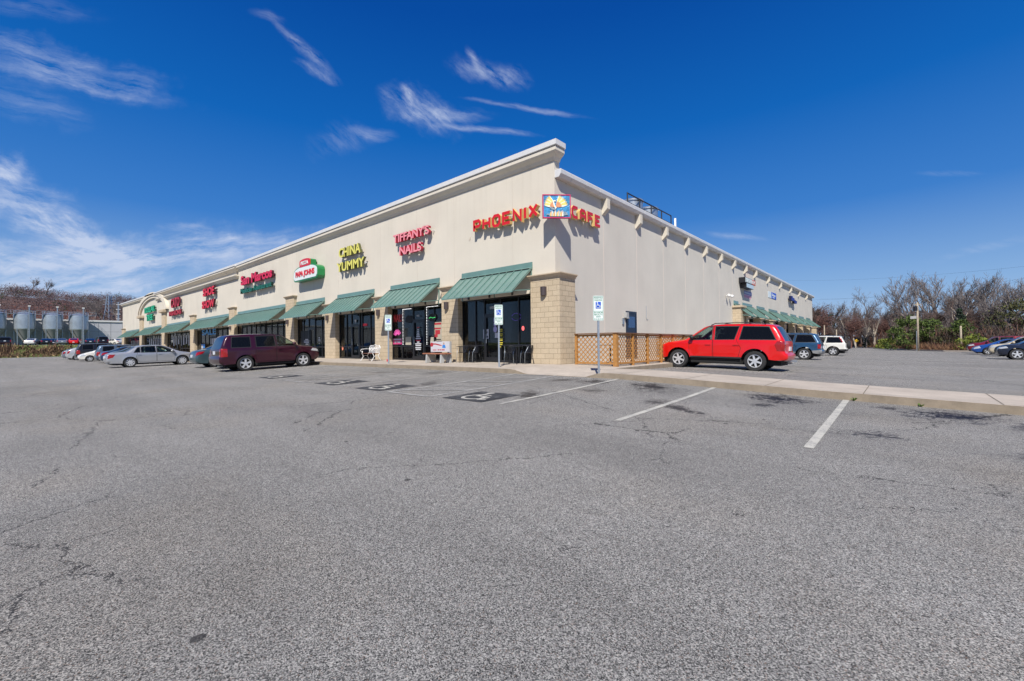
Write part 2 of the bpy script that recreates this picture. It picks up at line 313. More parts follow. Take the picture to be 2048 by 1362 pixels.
# ------------------------------------------------------------------ mesh builder
class MB:
    def __init__(s): s.v = []; s.f = []; s.m = []
    def poly(s, pts, m=0):
        i = len(s.v); s.v += [tuple(p) for p in pts]; s.f.append(tuple(range(i, i+len(pts)))); s.m.append(m); return s
    def box(s, x0, x1, y0, y1, z0, z1, m=0):
        i = len(s.v)
        s.v += [(x, y, z) for z in (z0, z1) for (x, y) in ((x0, y0), (x1, y0), (x1, y1), (x0, y1))]
        for q in ((3, 2, 1, 0), (4, 5, 6, 7), (0, 1, 5, 4), (1, 2, 6, 5), (2, 3, 7, 6), (3, 0, 4, 7)):
            s.f.append(tuple(i+k for k in q)); s.m.append(m)
        return s
    def bar(s, a, b, w, h=None, up=(0, 0, 1), m=0):
        """box beam from a to b with width w and height h"""
        a = Vector(a); b = Vector(b); d = (b-a).normalized(); h = h or w
        u = Vector(up); sd = d.cross(u)
        if sd.length < 1e-4: sd = d.cross(Vector((1, 0, 0)))
        sd.normalize(); u = sd.cross(d)
        i = len(s.v)
        for p in (a, b):
            for (q, r) in ((-1, -1), (1, -1), (1, 1), (-1, 1)): s.v.append(tuple(p+sd*q*w/2+u*r*h/2))
        for q in ((3, 2, 1, 0), (4, 5, 6, 7), (0, 1, 5, 4), (1, 2, 6, 5), (2, 3, 7, 6), (3, 0, 4, 7)):
            s.f.append(tuple(i+k for k in q)); s.m.append(m)
        return s
    def tube(s, pts, r, n=8, m=0, cap=True):
        pts = [Vector(p) for p in pts]; rs = r if hasattr(r, '__len__') else [r]*len(pts)
        i0 = len(s.v); ref = None
        for k, p in enumerate(pts):
            d = (pts[min(k+1, len(pts)-1)]-pts[max(k-1, 0)]).normalized()
            if ref is None:
                ref = d.cross(Vector((0, 0, 1)))
                if ref.length < .1: ref = d.cross(Vector((1, 0, 0)))
            ref = (ref-d*ref.dot(d)).normalized(); w = d.cross(ref)
            for j in range(n):
                a = 2*PI*j/n; s.v.append(tuple(p+(ref*math.cos(a)+w*math.sin(a))*rs[k]))
        for k in range(len(pts)-1):
            for j in range(n):
                a = i0+k*n+j; b = i0+k*n+(j+1) % n; s.f.append((a, b, b+n, a+n)); s.m.append(m)
        if cap:
            s.f.append(tuple(i0+j for j in reversed(range(n)))); s.m.append(m)
            e = i0+(len(pts)-1)*n; s.f.append(tuple(e+j for j in range(n))); s.m.append(m)
        return s
    def lathe(s, prof, c=(0, 0, 0), axis='z', n=24, m=0):
        """prof: (radius, height) pairs round the axis"""
        i0 = len(s.v); c = Vector(c)
        for (r, h) in prof:
            for j in range(n):
                a = 2*PI*j/n; x, y = r*math.cos(a), r*math.sin(a)
                v = Vector((x, y, h)) if axis == 'z' else Vector((x, h, y))
                s.v.append(tuple(c+v))
        for k in range(len(prof)-1):
            for j in range(n):
                a = i0+k*n+j; b = i0+k*n+(j+1) % n
                s.f.append((a, b, b+n, a+n) if axis == 'z' else (a, a+n, b+n, b)); s.m.append(m)
        return s
    def prism(s, pts, d, m=0, mside=None):
        """polygon pts (3D) pushed along vector d"""
        d = Vector(d); n = len(pts); i = len(s.v)
        s.v += [tuple(p) for p in pts]+[tuple(Vector(p)+d) for p in pts]
        s.f.append(tuple(reversed(range(i, i+n)))); s.m.append(m)
        s.f.append(tuple(range(i+n, i+2*n))); s.m.append(m)
        ms = m if mside is None else mside
        for k in range(n):
            k2 = (k+1) % n; s.f.append((i+k, i+k2, i+n+k2, i+n+k)); s.m.append(ms)
        return s
    def sweep(s, prof, path, z=0., m=0, closed_ends=True):
        """prof (out, z) swept along a 2D path with mitred corners; out is to the right of travel"""
        P = [Vector(p) for p in path]; n = len(prof); i0 = len(s.v)
        for k, p in enumerate(P):
            d0 = (P[k]-P[k-1]).normalized() if k else (P[1]-P[0]).normalized()
            d1 = (P[k+1]-P[k]).normalized() if k < len(P)-1 else d0
            n0 = Vector((d0.y, -d0.x)); n1 = Vector((d1.y, -d1.x)); nn = (n0+n1).normalized(); sc = 1/max(.3, nn.dot(n0))
            for (o, h) in prof: s.v.append((p.x+nn.x*o*sc, p.y+nn.y*o*sc, z+h))
        for k in range(len(P)-1):
            for j in range(n):
                a = i0+k*n+j; b = i0+k*n+(j+1) % n; s.f.append((a, a+n, b+n, b)); s.m.append(m)
        if closed_ends:
            s.f.append(tuple(i0+j for j in range(n))); s.m.append(m)
            e = i0+(len(P)-1)*n; s.f.append(tuple(e+j for j in reversed(range(n)))); s.m.append(m)
        return s
    def build(s, name, mats, parent=None, smooth=False, off=None):
        me = bpy.data.meshes.new(name)
        vs = s.v if off is None else [(a-off[0], b-off[1], c-off[2]) for a, b, c in s.v]
        me.from_pydata(vs, [], s.f)
        if not isinstance(mats, (list, tuple)): mats = [mats]
        for q in mats: me.materials.append(q)
        me.polygons.foreach_set('material_index', s.m)
        me.validate(); me.update()
        if smooth is True: me.polygons.foreach_set('use_smooth', [True]*len(me.polygons))
        elif smooth:
            me.polygons.foreach_set('use_smooth', [True]*len(me.polygons)); me.set_sharp_from_angle(angle=R(smooth))
        o = bpy.data.objects.new(name, me); COL.objects.link(o)
        if parent: o.parent = parent
        return o
def tag(o, label, cat, group=None):
    o['label'] = label; o['category'] = cat
    if group: o['group'] = group
    return o
def thing(name, label, cat, loc=(0, 0, 0), rz=0., group=None):
    o = bpy.data.objects.new(name, None); COL.objects.link(o); o.location = loc; o.rotation_euler = (0, 0, rz)
    o.empty_display_size = .3
    return tag(o, label, cat, group)
def structure(o): o['kind'] = 'structure'; return o
def stuff(o, label=None, cat=None):
    o['kind'] = 'stuff'
    if label: o['label'] = label; o['category'] = cat
    return o
def copy_tree(o, parent=None):
    c = o.copy(); COL.objects.link(c); c.parent = parent
    for ch in list(o.children): copy_tree(ch, c)
    return c

# text ------------------------------------------------------------
def text_geo(body, bold=.0):
    cu = bpy.data.curves.new('t', 'FONT'); cu.body = body; cu.size = 1; cu.offset = bold; cu.resolution_u = 5
    o = bpy.data.objects.new('t', cu); COL.objects.link(o)
    dg = bpy.context.evaluated_depsgraph_get(); me = bpy.data.meshes.new_from_object(o.evaluated_get(dg))
    vs = [v.co.copy() for v in me.vertices]; fs = [tuple(p.vertices) for p in me.polygons]
    bpy.data.objects.remove(o); bpy.data.curves.remove(cu); bpy.data.meshes.remove(me)
    return vs, fs
def text_mb(mb, geo, org, ux, uz, w, h, dep, box, mf=0, ms=1):
    """map flat text geometry onto a plane: origin, unit right, unit up, extruded by dep towards -normal; box = source bbox"""
    vs, fs = geo; x0, x1, y0, y1 = box; org = Vector(org); ux = Vector(ux); uz = Vector(uz); nrm = ux.cross(uz)
    q = [org+ux*((v.x-x0)/(x1-x0)*w)+uz*((v.y-y0)/(y1-y0)*h) for v in vs]
    i = len(mb.v); n = len(q)
    mb.v += [tuple(p+nrm*dep) for p in q]; 
    for f in fs: mb.f.append(tuple(i+k for k in f)); mb.m.append(mf)
    if dep > .0:
        mb.v += [tuple(p) for p in q]
        ec = {}
        for f in fs:
            for a, b in zip(f, f[1:]+f[:1]): ec[(a, b)] = ec.get((a, b), 0)+1
        for (a, b) in ec:
            if (b, a) not in ec: mb.f.append((i+b, i+a, i+n+a, i+n+b)); mb.m.append(ms)
def bbox(vs): return (min(v.x for v in vs), max(v.x for v in vs), min(v.y for v in vs), max(v.y for v in vs))
def word(parent, body, org, ux, uz, w, h, dep, mats, bold=.02, split=True, name='letter', off=(0, 0, 0)):
    full = text_geo(body, bold); fb = bbox(full[0])
    if not split:
        mb = MB(); text_mb(mb, full, org, ux, uz, w, h, dep, fb); return [mb.build(name, mats, parent, off=off)]
    out = []
    for i, ch in enumerate(body):
        if ch == ' ': continue
        pre = bbox(text_geo(body[:i+1], bold)[0]); g = text_geo(ch, bold); b = bbox(g[0]); sh = pre[1]-b[1]
        g = ([Vector((v.x+sh, v.y, 0)) for v in g[0]], g[1])
        mb = MB(); text_mb(mb, g, org, ux, uz, w, h, dep, fb); out.append(mb.build(name, mats, parent, off=off))
    return out
def stroke_poly(mb, pts, wd, org, ux, uz, dep, sx, sz, mf=0, ms=1, closed=False):
    """thick polyline letter stroke (mitred) on a plane"""
    P = [Vector(p) for p in pts]; n = len(P); Lf = []; Rt = []
    for k in range(n):
        a = P[k-1] if (k or closed) else None; b = P[(k+1) % n] if (k < n-1 or closed) else None
        d0 = (P[k]-a).normalized() if a is not None else (b-P[k]).normalized()
        d1 = (b-P[k]).normalized() if b is not None else d0
        n0 = Vector((-d0.y, d0.x)); n1 = Vector((-d1.y, d1.x)); nn = (n0+n1).normalized(); sc = min(2., 1/max(.3, nn.dot(n0)))
        Lf.append(P[k]+nn*wd/2*sc); Rt.append(P[k]-nn*wd/2*sc)
    org = Vector(org); ux = Vector(ux); uz = Vector(uz); nr = ux.cross(uz)
    def to(p, d): return org+ux*(p.x*sx)+uz*(p.y*sz)+nr*d
    rng = range(n if closed else n-1)
    for k in rng:
        k2 = (k+1) % n
        q = [Rt[k], Rt[k2], Lf[k2], Lf[k]]
        mb.poly([to(p, dep) for p in q], mf)
        mb.poly([to(Rt[k], 0), to(Rt[k2], 0), to(Rt[k2], dep), to(Rt[k], dep)], ms)
        mb.poly([to(Lf[k2], 0), to(Lf[k], 0), to(Lf[k], dep), to(Lf[k2], dep)], ms)
    if not closed:
        for k, fl in ((0, 1), (n-1, 0)):
            q = [to(Lf[k], 0), to(Rt[k], 0), to(Rt[k], dep), to(Lf[k], dep)]
            mb.poly(q if fl else q[::-1], ms)

# ================================================================== GROUND
def grid_sheet(name, xs, ys, fn, m, keep=None):
    mb = MB(); nx = len(xs)
    mb.v = [(x, y, fn(x, y)) for y in ys for x in xs]
    for j in range(len(ys)-1):
        for i in range(nx-1):
            if keep and not keep((xs[i]+xs[i+1])/2, (ys[j]+ys[j+1])/2): continue
            mb.f.append((j*nx+i, j*nx+i+1, (j+1)*nx+i+1, (j+1)*nx+i)); mb.m.append(0)
    return structure(mb.build(name, m, smooth=True))
def frange(a, b, s):
    n = max(1, int(round((b-a)/s))); return [a+(b-a)*i/n for i in range(n+1)]
xs = frange(-108, -30, 3)+frange(-30, -6, 1.)[1:]+frange(-6, 16, .5)[1:]+frange(16, 70, 3)[1:]
ys = frange(-60, -24, 3)+frange(-24, -8, 1.)[1:]+frange(-8, 4, .3)[1:]+frange(4, 20, 1)[1:]+frange(20, 130, 4)[1:]
grid_sheet('parking_lot', xs, ys, G, M_asp)
M_dirt = mat('forest floor', (.085, .058, .035), .95, noise=.5, nscale=1.2)
M_grass = mat('lawn grass', (.10, .135, .03), .95, noise=.45, nscale=.7)
big = MB(); big.poly([(-1500, -1500, -.9), (1500, -1500, -.9), (1500, 1500, -.9), (-1500, 1500, -.9)])
structure(big.build('ground', M_dirt))
# the terrace with the factory yard left of the strip, with its planted bank
def bank(x, y):
    e = -105+.05*(y+8)
    t = min(1, max(0, (e-x)/9)); t = t*t*(3-2*t)
    return -.62+t*2.32+(.12*math.sin(x*1.3+y*.7)+.1*math.sin(y*1.9))*(t*(1-t)*4)
def terr(x, y):
    if x > -126: return bank(x, y)
    return 1.7+min(.5, (-126-x)*.006)
grid_sheet('grass_bank', frange(-300, -126, 20)+frange(-126, -104, .6)[1:], frange(-160, 160, 4), terr, M_grass)
M_road = mat('yard asphalt', (.14, .14, .145), .9, noise=.25, nscale=.8)
structure(MB().poly([(-155, -150, 1.9), (-127, -150, 1.74), (-127, 120, 1.74), (-155, 120, 1.9)]).build('service_road', M_road))
# brown dormant grass and shrubs on the bank
M_brush = mat('dormant brush', (.125, .075, .045), .95, noise=.5, nscale=1.5)
M_brush2 = mat('pale dry grass', (.38, .27, .13), .95, noise=.4, nscale=1.5)
mb = MB()
for i in range(15000):
    y = random.uniform(-42, 22); x = random.triangular(-112.6, -105.6, -109)
    cl_ = math.sin(y*.9+x*.6)+math.sin(y*.37+2+x*.3)+math.sin(x*1.7+y*1.3)*.6
    if cl_ < -1.1: continue
    z = bank(x, y); h = random.uniform(.15, .45)*(1+max(0, cl_)*.8)*(1.25 if math.sin(y*.45+1)+math.sin(y*1.1) > .2 else .75)*(.35 if x < -112 else 1); a = random.uniform(0, PI); w = random.uniform(.05, .16)
    dx, dy = math.cos(a)*w, math.sin(a)*w; lx, ly = random.uniform(-.35, .35), random.uniform(-.35, .35)
    mb.poly([(x-dx, y-dy, z-.05), (x+dx, y+dy, z-.05), (x+lx, y+ly, z+h)], 1 if random.random() < .12 else 0)
stuff(mb.build('brush', [M_brush, M_brush2]), 'brown dormant grass and brush covering the bank at the end of the lot', 'brush')

# pavement along both shop fronts and the walkway between the two lots
def pave_keep(x, y):
    if x < -27: return -4.5 < y < .6
    if x < 0: return -2.7 < y < .6
    if x < 2.8: return -2.7 < y < 71
    return -2.7 < y < -.5
px_ = frange(-106, -27, 3)+frange(-27, 0, 1.5)[1:]+frange(0, 2.8, .2)[1:]+frange(2.8, 4, .2)[1:]+frange(4, 60, 1)[1:]
py_ = [-4.5, -3.6]+frange(-2.7, -.5, .2)+[0., .3, .6]+frange(.6, 71, 2.2)[1:]
def pavement():
    vid = {}; mb = MB()
    def V(x, y, z):
        k = (round(x, 4), round(y, 4), round(z, 4))
        if k not in vid: vid[k] = len(mb.v); mb.v.append(k)
        return vid[k]
    cells = set()
    for j in range(len(py_)-1):
        for i in range(len(px_)-1):
            if pave_keep((px_[i]+px_[i+1])/2, (py_[j]+py_[j+1])/2): cells.add((i, j))
    for (i, j) in cells:
        x0, x1, y0, y1 = px_[i], px_[i+1], py_[j], py_[j+1]
        f = [V(x, y, S(x, y)) for x, y in ((x0, y0), (x1, y0), (x1, y1), (x0, y1))]; mb.f.append(tuple(f)); mb.m.append(0)
        for (di, dj, (ax, ay), (bx, by)) in ((0, -1, (x0, y0), (x1, y0)), (1, 0, (x1, y0), (x1, y1)), (0, 1, (x1, y1), (x0, y1)), (-1, 0, (x0, y1), (x0, y0))):
            if (i+di, j+dj) not in cells:
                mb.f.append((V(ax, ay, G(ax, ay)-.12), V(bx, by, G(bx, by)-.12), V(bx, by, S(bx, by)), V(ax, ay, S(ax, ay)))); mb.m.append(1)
    # expansion joints and the strip of kerb top
    return mb
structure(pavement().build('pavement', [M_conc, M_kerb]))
mb = MB()
def on_pave(x, y, dz=.004): return (x, y, S(x, y)+dz)
for x in [-9.1, -6.1, -3.0, 4.15, 5.95, 7.75, 9.5, 11.4, 13.4, 15.4]+[-12-3*i for i in range(30)]:
    ya, yb = -2.69, (-.51 if x > 2.8 else -.05)
    n = 8
    for k in range(n):
        y0 = ya+(yb-ya)*k/n; y1 = ya+(yb-ya)*(k+1)/n
        mb.poly([on_pave(x-.008, y0), on_pave(x+.008, y0), on_pave(x+.008, y1), on_pave(x-.008, y1)])
for k in range(150):       # line between kerb stone and slab
    x0 = -26+k*.5
    if x0 > 58 or (0 < x0 < 3.6): continue
    mb.poly([on_pave(x0, -2.53), on_pave(x0+.5, -2.53), on_pave(x0+.5, -2.518), on_pave(x0, -2.518)])
structure(mb.build('pavement_joints', mat('joint dirt', (.14, .115, .085), .95)))

# painted stall lines, one strip each, laid 6 mm over the asphalt
def strip(mb, x0, y0, x1, y1, w, m=0, dz=.007):
    a = Vector((x0, y0)); b = Vector((x1, y1)); d = (b-a).normalized(); s_ = Vector((-d.y, d.x))*w/2; L_ = (b-a).length; n = max(1, int(L_/.45))
    for k in range(n):
        p = a+(b-a)*(k/n); q = a+(b-a)*((k+1)/n)
        mb.poly([(v.x, v.y, G(v.x, v.y)+dz) for v in (p+s_, p-s_, q-s_, q+s_)][::-1] if False else [(v.x, v.y, G(v.x, v.y)+dz) for v in (p-s_, q-s_, q+s_, p+s_)], m)
mb = MB()
for x in (4.1, 6.67, 9.23, 11.8, 14.4, 17, 19.6): strip(mb, x, -2.72, x, -7.6, .105)
for x in (-2.17, -6.9, -9.3, -11.75, -16.6, -19.9, -25.2, -27.8): strip(mb, x, -2.72, x, -7.6, .11, 1)
def aisle(xl, xr):
    strip(mb, xl, -2.72, xl, -7.7, .11, 1); strip(mb, xr, -2.72, xr, -7.7, .11, 1); strip(mb, xl, -7.7, xr, -7.7, .11, 1, .010)
    for k in range(5): strip(mb, xl+.06, -7.2+k*.98, xr-.06, -7.55+k*.98+1.15, .09, 1, .010)
aisle(.30, 1.92); aisle(-6.2, -4.55)
for k in range(9): strip(mb, 3.4, 3.0+k*2.6, 8.3, 3.0+k*2.6, .11, 1)
for k in range(12): strip(mb, 15.4, 20+k*2.6, 20.4, 20+k*2.6, .11, 1)
for k in range(20): strip(mb, -30-2.6*k, -4.6, -30-2.6*k, -9.4, .11, 1)
structure(mb.build('parking_lines', [M_line, M_lineold]))

# wheelchair symbols painted on black squares
def arc(cx, cy, r, a0, a1, n=16): return [(cx+r*math.cos(R(a0+(a1-a0)*i/n)), cy+r*math.sin(R(a0+(a1-a0)*i/n))) for i in range(n+1)]
WCH = [(arc(.0, -.12, .27, 118, 372, 22), .075), ([(-.12, .30), (-.09, -.02), (.14, -.02), (.27, -.34), (.38, -.28)], .075), ([(-.10, .15), (.12, .15)], .06)]
def wheelchair(mb, to, m=0):
    for pts, wd in WCH:
        P = [Vector(p) for p in pts]
        for k in range(len(P)-1):
            d = (P[k+1]-P[k]).normalized(); s_ = Vector((-d.y, d.x))*wd/2; e = d*wd*.25
            mb.poly([to(*(P[k]-s_-e)), to(*(P[k+1]-s_+e)), to(*(P[k+1]+s_+e)), to(*(P[k]+s_-e))], m)
    mb.poly([to(*p) for p in arc(-.13, .40, .085, 0, 342, 14)], m)
HCS = [(3.0, -7.05, 'black square with white wheelchair symbol painted beside the striped aisle, nearest the camera'),
       (-.75, -7.1, 'black square with white wheelchair symbol painted just left of the striped aisle'),
       (-3.35, -7.05, 'black square with white wheelchair symbol painted right of the aisle by the maroon car'),
       (-8.1, -7.1, 'black square with white wheelchair symbol painted closest to the maroon car')]
for (cx, cy, lab) in HCS:
    t = thing('wheelchair_marking', lab, 'pavement marking', (cx, cy, G(cx, cy)), 0, 'wheelchair symbols painted on the stalls')
    g = MB(); n = 5
    for i in range(n):
        for j in range(n):
            q = [(cx-.62+1.24*(i+a)/n, cy-.62+1.24*(j+b)/n) for a, b in ((0, 0), (1, 0), (1, 1), (0, 1))]
            g.poly([(x, y, G(x, y)+.009) for x, y in q])
    g.build('painted_square', M_blackp, t, off=t.location)
    g = MB(); wheelchair(g, lambda x, y: (cx+x*1.15, cy+y*1.15, G(cx+x*1.15, cy+y*1.15)+.014)); g.build('wheelchair_symbol', M_line, t, off=t.location)

# ================================================================== SHOPPING CENTRE
BLD = thing('shopping_center', 'long beige stucco shopping center with green metal awnings and block columns', 'building', (0, 0, 0))
HA = 2.86           # underside of the header
def rise(x): return interp(x, [-104.7, -72.5, -37.], [1.05, .45, 0.]) if x < -37 else 0.
def lift(mb): mb.v = [(x, y, z+rise(x)) for x, y, z in mb.v]; return mb
mb = MB()
for a, b in ((-104.6, -72.5), (-72.5, -37.4)): mb.prism([(a, 0, HA), (b, 0, HA), (b, 0, 8.3+rise(b)), (a, 0, 8.3+rise(a))], (0, .34, 0))
mb.box(-37.4, -.001, 0, .34, HA, 8.35)
mb.build('front_wall', M_st, BLD)
mb = MB(); mb.box(-.34, 0, .34, 24.1, -.1, 7.45); mb.box(-.34, 0, 24.1, 66, 2.9, 7.45)
mb.build('side_wall', M_stB, BLD)
mb = MB(); mb.box(-104.6, -104.3, .34, 66, -.1, 7.45); mb.box(-104.3, -.34, 65.7, 66, -.1, 7.45); mb.build('rear_wall', M_stB, BLD)
# fine control joints in the stucco
M_joint = mat('stucco joint', (.50, .44, .37), .9)
for x in (-2.2, -5.95, -8.9, -12.4, -17.4, -21, -24.6, -31, -37, -44.5): MB().box(x-.007, x+.007, -.004, 0, 3.0, 7.9 if x < -37 else 8.2).build('control_joint', M_joint, BLD)
BRK = [3.76, 7.1, 10.45, 13.85, 17.25, 20.65, 24.1, 27.6, 31.0, 36.2, 42.1, 48.05, 53.9, 59.8]
for y in BRK[:6]+[24.1, 27.6]: MB().box(0, .005, y-.03, y+.03, 0 if y < 24 else 4.2, 6.8).build('panel_joint', mat('pale joint sealant', (.66, .58, .50), .8), BLD)
# parapet coping and cornice, wrapping round the corner
cop = MB().sweep([(-.02, 8.42), (.30, 8.42), (.32, 8.44), (.32, 8.64), (-.38, 8.70), (-.38, 8.42)], [(-37.0, 0), (0, 0), (0, .34)]); cop.build('coping', M_metalw, BLD)
cor = MB().sweep([(0, 7.98), (.03, 7.98), (.10, 8.10), (.22, 8.20), (.27, 8.26), (.27, 8.40), (0, 8.40)], [(-37.0, 0), (0, 0), (0, .33)]); cor.build('cornice', M_trim, BLD)
# the raised middle part with two mouldings
lift(MB().box(-72.5, -37.05, -.10, -.001, 7.55, 8.35)).build('raised_frieze', M_st, BLD)
lift(MB().sweep([(0, 8.35), (.34, 8.38), (.36, 8.40), (.36, 8.60), (-.3, 8.64), (-.3, 8.35)], [(-104.7, 0), (-72.5, 0)])).build('coping', M_metalw, BLD)
lift(MB().sweep([(.0, 8.36), (.50, 8.38), (.50, 8.56), (-.3, 8.62), (-.3, 8.36)], [(-72.5, 0), (-37.0, 0), (-37.0, .3)])).build('coping', M_metalw, BLD)
lift(MB().sweep([(.1, 7.98), (.16, 7.98), (.24, 8.08), (.40, 8.18), (.44, 8.22), (.44, 8.35), (.1, 8.35)], [(-72.5, 0), (-37.0, 0), (-37.0, .3)])).build('cornice', M_trim, BLD)
lift(MB().sweep([(.1, 7.30), (.14, 7.30), (.2, 7.40), (.32, 7.50), (.35, 7.54), (.35, 7.66), (.1, 7.70)], [(-72.5, 0), (-37.0, 0), (-37.0, .3)])).build('cornice', M_trim, BLD)
lift(MB().sweep([(0, 7.98), (.05, 7.98), (.2, 8.15), (.28, 8.2), (.28, 8.34), (0, 8.34)], [(-104.7, 0), (-82, 0)])).build('cornice', M_trim, BLD)
# arch over the green two-line sign
def arch_band(a, b, t, dep, y0=-.0, z0=6.2, cx=-76.1, n=40):
    mb = MB()
    P = lambda aa, bb, k: (cx+aa*math.cos(PI*k/n), z0+bb*math.sin(PI*k/n))
    for k in range(n):
        o0, o1 = P(a, b, k), P(a, b, k+1); i0, i1 = P(a-t*1.7, b-t, k), P(a-t*1.7, b-t, k+1)
        f = lambda p, y: (p[0], y, p[1])
        ya, yb = y0, y0-dep
        mb.poly([f(i0, yb), f(i1, yb), f(o1, yb), f(o0, yb)][::-1]); mb.poly([f(o0, ya), f(o0, yb), f(o1, yb), f(o1, ya)][::-1]); mb.poly([f(i0, yb), f(i0, ya), f(i1, ya), f(i1, yb)][::-1])
    return mb
arch_band(10.9, 3.12, .55, .36).build('arch', M_trim, BLD, smooth=40)
arch_band(9.8, 2.55, .30, .24).build('arch', M_trim, BLD, smooth=40)
# columns: (x0, x1, top, capital)
def column(x0, x1, y0, y1, top, capo=.12, cap_h=.17):
    mb = MB(); mb.box(x0, x1, y0, y1, -.12, top); c = mb.build('block_column', M_blk, BLD)
    cp = MB(); pr = [(0, 0), (.03, 0), (.05, .05), (capo, .12), (capo+.02, .13), (capo+.02, cap_h), (0, cap_h+.01)]
    cp.sweep(pr, [(x0, y1), (x0, y0), (x1, y0), (x1, y1)][::1], z=top-.02)
    # the path runs so that 'out' is outside
    cp.box(x0, x1, y0, y1, top-.02, top+cap_h-.012); cp.build('capital', M_cap, c); return c
column(-1.10, .33, -.20, .87, 3.38)
COLS = [(-6.70, -5.50, 3.44), (-12.71, -11.37, 3.44), (-18.94, -17.48, 3.44), (-25.40, -23.87, 4.48), (-38.96, -37.38, 4.5), (-53.4, -51.45, 4.5), (-68.8, -66.6, 5.75), (-85.7, -83.1, 5.75), (-104.2, -101.1, 4.5)]
for (a, b, tp) in COLS: column(a, b, -.20, .30, tp, .12 if tp < 5 else .30, .17 if tp < 5 else .45)
# header trim and soffit lintels
mb = MB(); mb.box(-104.5, -1.12, -.05, -.001, 2.86, 3.02); mb.build('header_trim', M_trim, BLD)
# roof and gutter
MB().box(-104.2, -.36, .36, 65.6, 7.30, 7.42).build('roof', mat('roof membrane', (.5, .5, .5), .8), BLD)
gut = MB().sweep([(0, 7.30), (.20, 7.30), (.30, 7.42), (.31, 7.56), (.28, 7.60), (0, 7.60)], [(0.0, .02), (0.0, 66.05)]); gut.build('gutter', M_metalw, BLD, smooth=35)
for k in range(36):
    y = .8+k*1.1; MB().sweep([(.0, 7.292), (.205, 7.292), (.308, 7.415), (.318, 7.565), (.0, 7.57)], [(0.0, y), (0.0, y+.02)]).build('gutter_strap', mat('gutter strap', (.55, .55, .55), .5), BLD)
for y in BRK:
    mb = MB(); mb.prism([(0.001, y-.13, 6.60), (.28, y-.13, 6.86), (.28, y-.13, 7.31), (0.001, y-.13, 7.31)], (0, .26, 0)); mb.build('eave_bracket', M_st, BLD)
# rooftop equipment on the building
rl = MB()
for y in (6.65, 8.05, 9.5, 10.9, 12.3): rl.tube([(-.25, y, 7.4), (-.25, y, 8.46)], .034, 6)
rl.tube([(-.25, 6.65, 8.42), (-.25, 12.3, 8.46)], .034, 6); rl.tube([(-.25, 6.65, 7.98), (-.25, 12.3, 7.98)], .020, 6)
rl.build('roof_railing', M_black, BLD)
for y in (8.35, 10.3):
    mb = MB().lathe([(.0, 8.60), (.52, 8.56), (.60, 8.50), (.60, 8.44), (.54, 8.42), (.52, 7.40)], (-.80, y, 0), n=20); mb.build('roof_vent', M_steel, BLD, smooth=40)
MB().tube([(-.5, 13.6, 7.4), (-.5, 13.6, 8.62)], .06, 10).build('vent_pipe', M_white, BLD, smooth=True)

# storefronts -----------------------------------------------------
def storefront(x0, x1, doors, gy=.12, n=5, side=False):
    """glazed bay from x0 to x1; doors = list of (door centre, width); side: along the side wall"""
    def q(mb, a0, a1, d0, d1, z0, z1):
        if side: mb.box(-d1, -d0, a0, a1, z0, z1)
        else: mb.box(a0, a1, d0, d1, z0, z1)
    fr = MB(); f = .05
    xs_ = [x0+(x1-x0)*i/n for i in range(n+1)]
    if doors:
        dc, dw = doors[0]; xs_ = [x for x in xs_ if abs(x-dc) > dw*.72]+[dc-dw/2, dc+dw/2]; xs_.sort()
    for x in xs_: q(fr, x-f/2, x+f/2, gy-.05, gy+.06, .0, HA)
    q(fr, x0, x1, gy-.047, gy+.057, HA-.06, HA-.002); q(fr, x0, x1, gy-.047, gy+.057, .02, .10)
    for a, b in zip(xs_, xs_[1:]):
        isd = doors and abs((a+b)/2-doors[0][0]) < .1
        if isd: q(fr, a, b, gy-.046, gy+.056, 2.10, 2.16)
        else: q(fr, a, b, gy-.046, gy+.056, .72, .78)
    bay = fr.build('window_frame', M_frame, BLD)
    for a, b in zip(xs_, xs_[1:]):
        p = MB(); q(p, a+.02, b-.02, gy-.003, gy+.003, .09, HA-.05); p.build('pane', M_glass, bay)
    if doors:
        dc, dw = doors[0]; d = MB(); w2 = dw/2-.03
        for (a, b, z0, z1) in ((-w2, -w2+.09, .03, 2.09), (w2-.09, w2, .03, 2.09), (-w2+.09, w2-.09, .03, .22), (-w2+.09, w2-.09, 2.0, 2.09)): q(d, dc+a, dc+b, gy-.065, gy-.015, z0, z1)
        dr = d.build('door', M_frame, BLD)
        h = MB()
        if side: h.tube([(-gy+.11, dc-w2+.14, .85), (-gy+.11, dc-w2+.14, 1.25)], .013, 6)
        else: h.tube([(dc-w2+.14, gy-.11, .85), (dc-w2+.14, gy-.11, 1.25)], .013, 6)
        h.build('handle', M_steel, dr)
    return bay
BAYS = [(-5.48, -1.12), (-11.35, -6.72), (-17.46, -12.73), (-23.85, -18.96), (-37.36, -25.42), (-51.43, -38.98), (-66.58, -53.42), (-83.08, -68.82), (-101.08, -85.72)]
for (a, b), dr, n in zip(BAYS, ((-3.53, 1.0), (-8.92, 1.0), (-15.4, 1.0), (-21.5, 1.0), (-31, 1.0), (-45, 1.8), (-60, 1.8), (-76, 1.8), None), (5, 5, 5, 5, 10, 8, 8, 9, 9)): storefront(a, b, [dr] if dr else [], n=n)
BEFORE = set(BLD.children)
